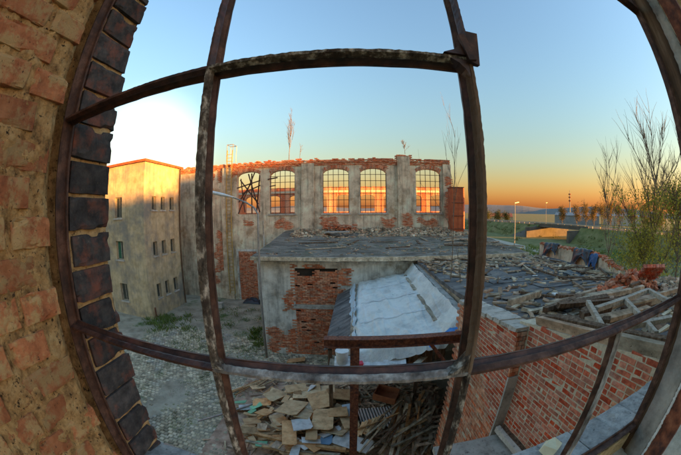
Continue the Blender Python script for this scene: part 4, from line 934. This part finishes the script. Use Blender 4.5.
for i in range(9):
    x0 = 228 + i * 4 + ru(-2, 2); pbeam((x0, 394 + ru(-3, 3) - i), (x0 + ru(22, 34), 380 + ru(-4, 4) - i), .05, .04, M['wood_warm'], 'thin lath in the bundle where the pile meets the cobbles', .06 + .02 * i, 'lath', 'laths at the cobbled end of the pile')
for i in range(64):
    x0, y0 = ru(392, 450), ru(390, 420); dx, dy = ru(-30, 6), ru(18, 48)
    pbeam((x0, y0), (x0 + dx, min(462, y0 + dy)), ru(.05, .12), ru(.03, .05), R.choice((M['wood'], M['wood'], M['wood'], M['wood_warm'])), '%s plank in the tangled heap between rusty post and brick wing', .15 + .35 * R.random(), 'plank', 'planks in the tangled heap')
for i in range(14):
    x0, y0 = ru(356, 410), ru(425, 455)
    pbeam((x0, y0), (x0 + ru(18, 50), y0 - ru(8, 34)), ru(.04, .09), ru(.03, .05), R.choice((M['wood'], M['wood_warm'], M['wood_dark'])), 'slanting %s stick across the tangled plank heap', .45 + .25 * R.random(), 'stick', 'sticks across the plank heap')
for i in range(7):
    pbeam((357 + i * 3.2, 436 - i * 1.2), (364 + i * 3.2, 422 - i * 1.2), .10, .03, M['chip'], 'pale tan slat leaning beside the rusty post', .5, 'slat', 'pale slats by the post')
# wooden crate
cp = atz(386, 397, 1.15); crt = thing('wooden_crate', 'open red brown wooden crate on top of the plank heap', 'crate', cp)
for (c_, s_) in (((0, .28, .15), (.8, .03, .3)), ((0, -.28, .15), (.8, .03, .3)), ((.385, 0, .15), (.03, .53, .3)), ((-.385, 0, .15), (.03, .53, .3)), ((0, 0, .015), (.73, .52, .03))):
    mb = MB(); mb.box(c_, s_); mb.build('panel', M['redbox'], crt)
crt.rotation_euler = (.15, .1, -.4)
def pallet(px, py, z, rz, tilt, label):
    p = thing('pallet', label, 'pallet', atz(px, py, z)); p.rotation_euler = (tilt, .08, rz)
    for i in range(6):
        mb = MB(); mb.box((0, -.5 + i * .2, .11), (1.15, .10, .022), None, .004); mb.build('slat', M['wood'], p)
    for i in range(3):
        mb = MB(); mb.box((-.52 + i * .52, 0, .05), (.09, 1.1, .095), None, .004); mb.build('runner', M['wood'], p)
pallet(428, 432, .95, .15, .25, 'grey wooden pallet lying in the plank heap beside the brick wing')
pallet(372, 405, .6, -.2, .2, 'grey wooden pallet half buried under the red brown crate')
r = MB(); cs = [(-.6 + .05 * i, .02 * (-1) ** i) for i in range(25)]
def cor(u, v): return (-.6 + 1.2 * u, -.5 + v, .02 * math.sin(u * 75))
r.slab(cor, 60, 2, .006); o = r.build('corrugated_sheet', M['steel'], None, label='grey corrugated sheet lying in the pile behind the rusty post', cat='sheet'); o.location = atz(378, 417, 1.0); o.rotation_euler = (.1, .1, .2)

# loose pink granite kerbs at the foot of the wall
for i in range(5):
    mb = MB(); mb.box((-.60 + .115 * i, .575, 6.69 + ru(-.006, .006)), (.105, .035, .05), eul(ru(-.1, .1), ru(-.1, .1), ru(-.1, .1)), .006)
    mb.build('stone', M['granite_pink'], None, label='pinkish stone chip bedded along the outer edge of the sill', cat='stone', group='stones on the sill edge')

# ------------------------------------------------------------------ street lamp, roof ladder
lp = thing('street_lamp', 'bent lamp post with flat white head beside the shed corner', 'street lamp', (-5.15, 13.35, 0))
LP = [(-5.15, 13.35, .0), (-5.13, 13.35, 3), (-5.12, 13.35, 6.6)] + [tuple(aty(x, y, 13.35)) for x, y in ((258, 214), (254, 207.5), (247, 203), (240, 200), (233, 197.5))]
LP[1] = (LP[3][0] - .02, 13.35, 3); LP[0] = (LP[3][0] - .02, 13.35, 0); LP[2] = (LP[3][0], 13.35, 6.6)
lp.location.x = LP[0][0]
r = MB(); r.tube(LP, [.07, .065, .05, .045, .04, .04, .035, .03], 8); part(r, 'pole', M['steel'], lp, True)
h0, h1 = aty(236, 197.8, 13.35), aty(204, 190.5, 13.35); r = MB(); d_ = h1 - h0
r.tube([h0, h0 + d_ * .12, h0 + d_ * .4, h0 + d_ * .8, h1], [.03, .07, .15, .15, .06], 10); r.v = [(x, 13.35 + (y - 13.35) * 1.3, (h0.z + (h1.z - h0.z) * ((x - h0.x) / d_.x)) + (z - (h0.z + (h1.z - h0.z) * ((x - h0.x) / d_.x))) * .55) for x, y, z in r.v]
part(r, 'lamp_head', M['lampwhite'], lp, True)
ld = thing('roof_ladder', 'ochre painted steel roof ladder fixed to the hall wall', 'ladder', (-10.75, HY - .3, 0))
xa, xb = aty(226.3, 200, HY - .3).x, aty(231.3, 200, HY - .3).x
for x in (xa, xb):
    r = MB(); r.bx(x - .035, x + .035, HY - .33, HY - .27, .6, 13.0); part(r, 'stile', M['ladder'], ld)
for i in range(40):
    z = .9 + i * .3; r = MB(); r.bx(xa + .035, xb - .035, HY - .315, HY - .285, z, z + .04); part(r, 'rung', M['ladder'], ld)
r = MB()
for x in (xa - .05, xb + .05):
    r.tube([(x, HY - .3, 12.0), (x, HY - .3, 13.5), (x, HY + .5, 13.5), (x, HY + .5, 12.0)], .03, 6)
r.tube([(xa - .05, HY + .5, 13.5), (xb + .05, HY + .5, 13.5)], .03, 6); r.tube([(xa - .05, HY - .3, 13.5), (xb + .05, HY - .3, 13.5)], .03, 6); part(r, 'top_handrail', M['steel'], ld)
# downpipe and black bag by the hall foot
r = MB(); r.tube([(-7.35, HY - .2, .05), (-7.35, HY - .2, 6.9)], .06, 8); part(r, 'downpipe', M['plaster_b'], hall)
mb = MB(); mb.grid(lambda u, v: (-9.3 + 1.6 * u, 22.4 + .9 * v, .03 + .38 * math.sin(math.pi * u) ** .6 * math.sin(math.pi * v) ** .6 * (1 + .5 * nz((u * 5, v * 5, 2)))), 24, 18)
mb.build('plastic_bag', M['tarp_black'], None, True, label='black plastic sheet heap at the foot of the hall wall', cat='plastic')
mb = MB(); mb.bx(-11.4, -10.4, 20.6, 21.1, .03, .45); mb.build('concrete_step', M['concrete'], None, label='low concrete block in front of the hall wall', cat='block')

# ------------------------------------------------------------------ vegetation
def leafquad(mb, p, s, rr):
    a = Vector((rr.gauss(0, 1), rr.gauss(0, 1), rr.gauss(0, 1))).normalized(); b = a.cross(Vector((rr.gauss(0, 1), rr.gauss(0, 1), rr.gauss(0, 1)))).normalized()
    mb.add([p - a * s, p + b * s * .5, p + a * s, p - b * s * .5], [(0, 1, 2, 3)])
def tree(name, label, cat, base, height, spread, m_leaf, leaves, lsize, seed, depth=3, lean=(0, 0), r0=.07, nb=7, twig=.6, start=.3, group=None, stems=1, leafzone=1.0, up=.75):
    rr = random.Random(seed); t = thing(name, label, cat, base, group); wood = MB(); tips = []
    def branch(p, d, L, r, lev):
        n = 6 if lev < 2 else 4; pts = [p]; q = p.copy(); dd = d.copy()
        for i in range(n):
            wob = .035 if lev == 0 else .13; dd = (dd + Vector((rr.gauss(0, wob), rr.gauss(0, wob), rr.gauss(0, .06) + (.05 if lev else 0)))).normalized(); q = q + dd * (L / n); pts.append(q.copy())
        wood.tube(pts, [r * (1 - .85 * i / n) + .0015 for i in range(n + 1)], 6 if lev < 1 else (4 if lev < 2 else 3), False)
        if lev >= 1: tips.extend(pts[1:])
        if lev < depth:
            for k in range(nb if lev == 0 else max(2, nb - 2 * lev)):
                f = start + (1 - start) * rr.random() if lev == 0 else rr.uniform(.2, 1)
                i = min(n - 1, int(f * n)); base_ = pts[i].lerp(pts[i + 1], f * n - i)
                side = Vector((rr.gauss(0, 1), rr.gauss(0, 1), 0)).normalized()
                nd = (d * up + side * rr.uniform(.5, .9) * spread + Vector((0, 0, .15))).normalized()
                branch(base_, nd, L * rr.uniform(.28, .5) * (1.15 - .5 * f if lev == 0 else 1), r * .45, lev + 1)
    for s in range(stems):
        d = Vector((lean[0] + rr.gauss(0, .05) * (stems > 1), lean[1] + rr.gauss(0, .05) * (stems > 1), 1)).normalized()
        branch(Vector((rr.gauss(0, .15) * (stems > 1), rr.gauss(0, .15) * (stems > 1), 0)), d, height * rr.uniform(.8, 1) if s else height, r0 * (1 if not s else .7), 0)
    wood.build('trunk', M['bark'], t, True)
    if leaves:
        lv = MB(); z1 = height * leafzone; c = [p for p in tips if p.z < z1] or tips
        for _ in range(leaves):
            p = rr.choice(c); leafquad(lv, p + Vector((rr.gauss(0, 1), rr.gauss(0, 1), rr.gauss(0, 1))) * twig * .3, lsize * rr.uniform(.6, 1.3), rr)
        lv.build('crown', m_leaf, t)
    return t
bd = ray(645, 280); bt = Vector((bd.x, bd.y, 0)).normalized()
tree('young_birch', 'slender half bare spring tree with yellow green leaves behind the brick heap', 'tree', bt * 13.6, 9.4, .5, M['leaf'], 2300, .055, 11, 2, (.0, .0), .06, 20, .5, .38, leafzone=.9, up=.6)
tree('leafy_bush', 'yellow green leafy bush around the foot of the slender tree', 'bush', bt * 13.0 + Vector((-.3, 0, 2.6)), 4.3, 1.1, M['leaf'], 5200, .055, 12, 3, (0, 0), .03, 9, 1.1, .15, stems=4, up=.5)
tree('willow_sapling', 'thin twiggy sapling beside the slender spring tree', 'sapling', Vector((ray(617, 250).x, ray(617, 250).y, 0)).normalized() * 17, 8.9, .4, M['leaf'], 300, .05, 15, 2, (0, 0), .05, 12, .4, .5, up=.6)
ot = ray(680, 250); tree('dense_tree', 'broad leafy tree towering over the bush by the slender spring tree', 'tree', Vector((ot.x, ot.y, 0)).normalized() * 24, 9.4, .9, M['leaf'], 5200, .10, 21, 3, (0, 0), .14, 16, 1.8, .25, up=.5)
def sap(px, ytop, ybase, Y, seed, lab, nb=10, r0=.02, sp=.55, leaves=0):
    a, b = aty(px, ybase, Y), aty(px, ytop, Y); tree('sapling', lab, 'sapling', a, (b.z - a.z), sp, M['leaf'], leaves, .03, seed, 2, (0, 0), r0, nb, .1, .25)
sap(289, 120, 160, HY + .25, 31, 'bare thin sapling growing on top of the hall wall between two windows', 14, .03, .4)
sap(300, 146, 160, HY + .25, 32, 'tiny bare shoot on the hall wall top beside the thin sapling', 6, .02)
sap(405, 142, 154, HY + .25, 33, 'small spreading twig bush on top of the second hall pilaster', 14, .02, .9)
sap(449, 130, 296, 9.8, 34, 'tall thin bare sapling growing up beside the tarpaulin edge', 8, .018, .22)
sap(460, 250, 300, 9.0, 35, 'pale bent shoot beside the tall thin sapling', 5, .015, .4)
# weeds in the yard
def tuft(mb, x, y, h, n, sp, z0=.03):
    for _ in range(n):
        a = ru(0, 6.28); p = Vector((x + R.gauss(0, sp), y + R.gauss(0, sp), z0)); d = Vector((math.cos(a) * .5, math.sin(a) * .5, 1)).normalized(); s = d.cross(Vector((ru(-1, 1), ru(-1, 1), .1))).normalized() * h * .07
        m = p + d * h * .6; e = p + d * h + Vector((math.cos(a), math.sin(a), -.2)) * h * .25
        mb.add([p - s, p + s, m + s, e, m - s], [(0, 1, 2, 3, 4)])
mb = MB()
for _ in range(60):
    p = atz(ru(146, 190), ru(316, 332), 0); tuft(mb, p.x, p.y, ru(.08, .38), 20, .2)
mb.build('weed_clump', M['grass'], kind='stuff', label='green weeds growing at the foot of the ochre building corner', cat='weeds')
mb = MB()
for _ in range(260):
    x, y = ru(-10.5, -4.9), ru(12, 21)
    if nz((x * .5, y * .5, 12)) < -.05: continue
    tuft(mb, x, y, ru(.05, .16), 22, .22)
for _ in range(25):
    p = atz(ru(252, 264), ru(330, 350), 0); tuft(mb, p.x, p.y, ru(.1, .35), 22, .15)
for _ in range(420):
    x, y = ru(-12, -3), ru(5.0, 14)
    if nz((x * .45, y * .45, 33)) < .12: continue
    tuft(mb, x, y, ru(.03, .09), 14, .14, .04)
mb.build('yard_grass', M['grass'], kind='stuff', label='low moss and grass between the cobbles of the yard', cat='grass')
mb = MB()
for _ in range(700):
    p = atz(ru(525, 681), ru(240, 262), 0)
    if p.length > 70 or p.length < 14: continue
    tuft(mb, p.x, p.y, ru(.3, .9), 10, .6)
mb.build('rough_grass', M['grass'], kind='stuff', label='rough grass on the waste ground beyond the roof', cat='grass')

# ------------------------------------------------------------------ beyond the factory
def gdir(x, dist, z=0): d = ray(x, 213); v = Vector((d.x, d.y, 0)).normalized() * dist; v.z = z; return v
# grass embankment with the road on top
ra, rb_ = gdir(470, 150), gdir(700, 72); dd = (rb_ - ra).normalized(); nn = Vector((-dd.y, dd.x, 0))
if nn.y < 0: nn = -nn
a0, b0 = ra - dd * 200, rb_ + dd * 120
bs = gdir(556, 106); be = gdir(596, 93)                       # the bridge gap
def along(p): return (p - a0).dot(dd)
sa, sb_, SL = along(bs), along(be), (b0 - a0).length
mb = MB()
for (s0, s1) in ((0, sa), (sb_, SL)):
    P = lambda s, n_, z: tuple(a0 + dd * s + nn * n_ + Vector((0, 0, z)))
    e0, e1 = (s0, s1 - 0) if s0 == 0 else (s0, s1)
    mb.add([P(e0, -9, -.1), P(e1, -9, -.1), P(e1, -3.4, 3.9), P(e0, -3.4, 3.9), P(e1, 6, 3.9), P(e0, 6, 3.9), P(e1, 12, -.1), P(e0, 12, -.1)], [(0, 1, 2, 3), (3, 2, 4, 5), (5, 4, 6, 7), (1, 6, 4, 2), (0, 3, 5, 7)])
mb.build('embankment', M['ground'], kind='structure')
mb = MB(); mb.add([tuple(a0 + nn * -2.8 + Vector((0, 0, 3.93))), tuple(b0 + nn * -2.8 + Vector((0, 0, 3.93))), tuple(b0 + nn * 5.4 + Vector((0, 0, 3.93))), tuple(a0 + nn * 5.4 + Vector((0, 0, 3.93)))], [(0, 1, 2, 3)])
mb.build('road', M['asphalt'], kind='structure')
brg = thing('road_bridge', 'concrete road bridge crossing the embankment gap', 'bridge', a0 + dd * ((sa + sb_) / 2))
P = lambda s, n_, z: a0 + dd * s + nn * n_ + Vector((0, 0, z))
mb = MB(); mb.beam(P(sa - 3, 1.3, 3.55), P(sb_ + 3, 1.3, 3.55), 9.2, .7); part(mb, 'deck', M['old_concrete'], brg)
mb = MB(); mb.beam(P(sa - 3, -3.2, 4.1), P(sb_ + 3, -3.2, 4.1), .3, .5); part(mb, 'parapet', M['old_concrete'], brg)
for s in (sa, sb_):
    mb = MB(); mb.beam(P(s, -9.5, 1.5), P(s, 12, 1.5), .8, 3.3); part(mb, 'abutment', M['old_concrete'], brg)
mb = MB(); mb.add([P(sa - .5, -9.2, 0), P(sa - 9, -9.0, 0), P(sa - .5, -3.5, 3.8)], [(0, 1, 2)]); mb.add([P(sa - .5, -9.5, 0), P(sa - 9, -9.3, 0), P(sa - .5, -3.8, 3.8)], [(2, 1, 0)]); part(mb, 'wing_slab', M['old_concrete'], brg)
mb = MB(); mb.beam(P(0, -3.0, 4.6), P(SL, -3.0, 4.6), .05, .3); gr = thing('guard_rail', 'grey steel guard rail along the embankment road', 'guard rail', P(SL / 2, -3, 3.9)); part(mb, 'rail', M['steel'], gr)
for i in range(70):
    s = sa - 60 + i * 3.0; mb = MB(); mb.beam(P(s, -2.96, 3.92), P(s, -2.96, 4.72), .1, .1); part(mb, 'post', M['steel'], gr)
mb = MB()
fa, fb = gdir(520, 70), gdir(640, 42); fd = (fb - fa).normalized(); fn = Vector((-fd.y, fd.x, 0))
mb.grid(lambda u, v: tuple(fa - fd * 30 + fd * (u * ((fb - fa).length + 60)) + fn * (v - .5) * 3.4 + Vector((0, 0, .03))), 20, 2); mb.build('path', mat('pale_gravel', [(.28, .26, .22), (.40, .38, .33)], 1, bump=.2), kind='structure')
# street lights, mast
for px_, y0, y1, D in ((515, 203, 235, 62), (546, 203, 222, 140)):
    b = gdir(px_, D); top = ray(px_, y0); zt = EYE + top.z / math.hypot(top.x, top.y) * D
    t = thing('street_light', 'slim grey street light pole standing beyond the waste ground', 'street light', b, 'street lights beyond the waste ground')
    mb = MB(); mb.tube([(0, 0, 0), (0, 0, zt * .6), (0, 0, zt)], [.12, .09, .07], 6); mb.build('pole', M['steel'], t)
    mb = MB(); mb.beam((0, 0, zt), (1.2, .3, zt + .2), .12, .12); mb.build('lamp_arm', M['steel'], t)
b = gdir(570, 420); ms = thing('radio_mast', 'tall thin radio mast on the horizon beside the lit trees', 'mast', b); zt = EYE + (212 - 190) / 295 * 420
mb = MB(); mb.tube([(0, 0, 0), (0, 0, zt * .7), (0, 0, zt)], [1.1, .7, .25], 6); mb.build('shaft', M['steel'], ms)
for f in (.62, .74, .84):
    mb = MB(); mb.tube([(0, 0, zt * f), (0, 0, zt * f + 1.6)], 1.9, 8); mb.build('platform', M['rust'], ms)
# pale long hall roofs behind the road
def hallbox(px0, px1, D, h, m, label, roof):
    a, b = gdir(px0, D), gdir(px1, D); t = thing('warehouse', label, 'warehouse', (a + b) / 2); mb = MB(); mb.beam(a + Vector((0, 0, h / 2)), b + Vector((0, 0, h / 2)), 25, h); part(mb, 'wall', m, t)
    mb = MB(); mb.extr(a, b, [(-13, h + .003), (13, h + .003), (0, h + 2.2)], (b - a).normalized().cross(UZ), UZ); part(mb, 'roof', roof, t)
hallbox(556, 598, 230, 6.5, M['bluesteel'], 'long pale blue warehouse behind the bridge', M['bluesteel'])
hallbox(604, 640, 260, 7.0, M['concrete'], 'long grey warehouse beside the pale blue one', M['steel'])
hallbox(488, 512, 210, 5.0, M['yellow'], 'small ochre house at the end of the embankment by rounded trees', M['redoxide'])
# blue truck-like containers on the waste ground
for i, (px0, px1, D, h, lab) in enumerate(((576, 594, 34, 2.3, 'blue container behind the parapet, beside the bridge'), (596, 614, 33, 2.4, 'blue container behind the parapet, beside the leafy tree'))):
    a, b = gdir(px0, D), gdir(px1, D); t = thing('container', lab, 'container', (a + b) / 2); zt = 3.6
    mb = MB(); mb.beam(a + Vector((0, 0, 1.45)), b + Vector((0, 0, 1.45)), 2.2, 2.4); part(mb, 'body', M['tarp_navy'], t)
    for k in range(8):
        f = (k + .5) / 8; p = a.lerp(b, f); mb = MB(); d = (b - a).normalized(); q = p - d.cross(UZ) * -1.12 if False else p + d.cross(UZ) * 1.12; mb.beam(q + Vector((0, 0, .3)), q + Vector((0, 0, 2.6)), .08, .06, up=d); part(mb, 'rib', M['tarp_navy'], t)
    mb = MB(); mb.beam(a + Vector((0, 0, .13)), b + Vector((0, 0, .13)), 2.0, .22); part(mb, 'skid', M['rust'], t)
mb = MB()
for _ in range(500):
    p = gdir(ru(505, 535), ru(26, 40)); h = .9 * R.random(); s = ru(.15, .6); mb.box((p.x, p.y, h * .6), (s * 1.5, s, s * .6), eul(ru(-.6, .6), ru(-.6, .6), ru(0, 3)), .05)
mb.build('rubble_heap', M['rubble'], kind='stuff', label='low rubble heap on the waste ground beyond the roofs', cat='rubble')
mb = MB()
for _ in range(90):
    p = gdir(ru(500, 690), ru(28, 120)); s_ = ru(.6, 1.8) * (1 if p.length > 45 else .6)
    if abs((p - fa).dot(fn)) < 3: continue
    for _ in range(46):
        q = Vector((R.gauss(0, .5), R.gauss(0, .5), abs(R.gauss(.3, .35)))) * s_; leafquad(mb, p + q, ru(.10, .22) * s_ ** .5, R)
for _ in range(260):
    s_0 = ru(60, SL - 40); t_ = R.random(); q0 = a0 + dd * s_0 + nn * (-9 + 5.6 * t_) + Vector((0, 0, 4 * t_)); s_ = ru(.3, 1.3)
    if sa - 3 < s_0 < sb_ + 3: continue
    for _ in range(26): leafquad(mb, q0 + Vector((R.gauss(0, .6), R.gauss(0, .6), abs(R.gauss(.1, .35)))) * s_, ru(.12, .28) * s_ ** .5, R)
mb.build('scrub', M['leaf_o'], kind='stuff', label='low olive scrub dotted over the waste ground', cat='scrub')
# tree belts
fl = [(x, D, h) for x, D, h in ((562, 190, 11), (577, 195, 12), (586, 190, 13), (594, 185, 12), (602, 180, 13.5), (611, 170, 13), (620, 160, 12), (632, 150, 12), (645, 150, 13), (660, 140, 13))]
for i, (x, D, h) in enumerate(fl):
    tree('roadside_tree', 'sunlit yellowish tree in the belt behind the road', 'tree', gdir(x, D), h, .9, M['leaf_far'], 1500, .32, 100 + i, 2, (0, 0), .25, 14, 3.2, .2, group='trees behind the road')
for i, (x, D, h) in enumerate(((487, 160, 8), (497, 170, 8), (506, 175, 7))):
    tree('roadside_tree', 'low rounded tree beside the small ochre house', 'tree', gdir(x, D), h, 1.0, M['leaf_o'], 1200, .3, 140 + i, 2, (0, 0), .2, 12, 3.0, .15, group='trees by the ochre house')
# distant hills
mb = MB()
def hl(u, v):
    az = math.radians(-75 + 155 * u); D = 3200 + 900 * v
    h = (80 + 50 * nz((u * 7, 1, 3)) + 25 * nz((u * 21, 4, 3))) * math.sin(math.pi * v) ** .8
    return (D * math.sin(az), D * math.cos(az), h - 3)
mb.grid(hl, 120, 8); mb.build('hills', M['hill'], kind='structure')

# added unseen block to the right, stepped in height to shade yard and hall
fb_ = thing('shadow_block', 'added unseen brick block that casts shade over the yard', 'building', (146, -90, 0))
for ya_, yb_, zz in ((-150, -61.4, 21.2), (-61.38, -45.5, 23.3)):
    mb = wall_mesh(ya_, yb_, 0, zz, 12, [], 6.0); mb.v = [(140 + y, x, z) for x, y, z in mb.v]; part(mb, 'wall', M['brick_i'], fb_)
    mb = MB(); mb.bx(139.9, 152.1, ya_ + .02, yb_ - .02, zz + .003, zz + .1); part(mb, 'roof', M['felt'], fb_)
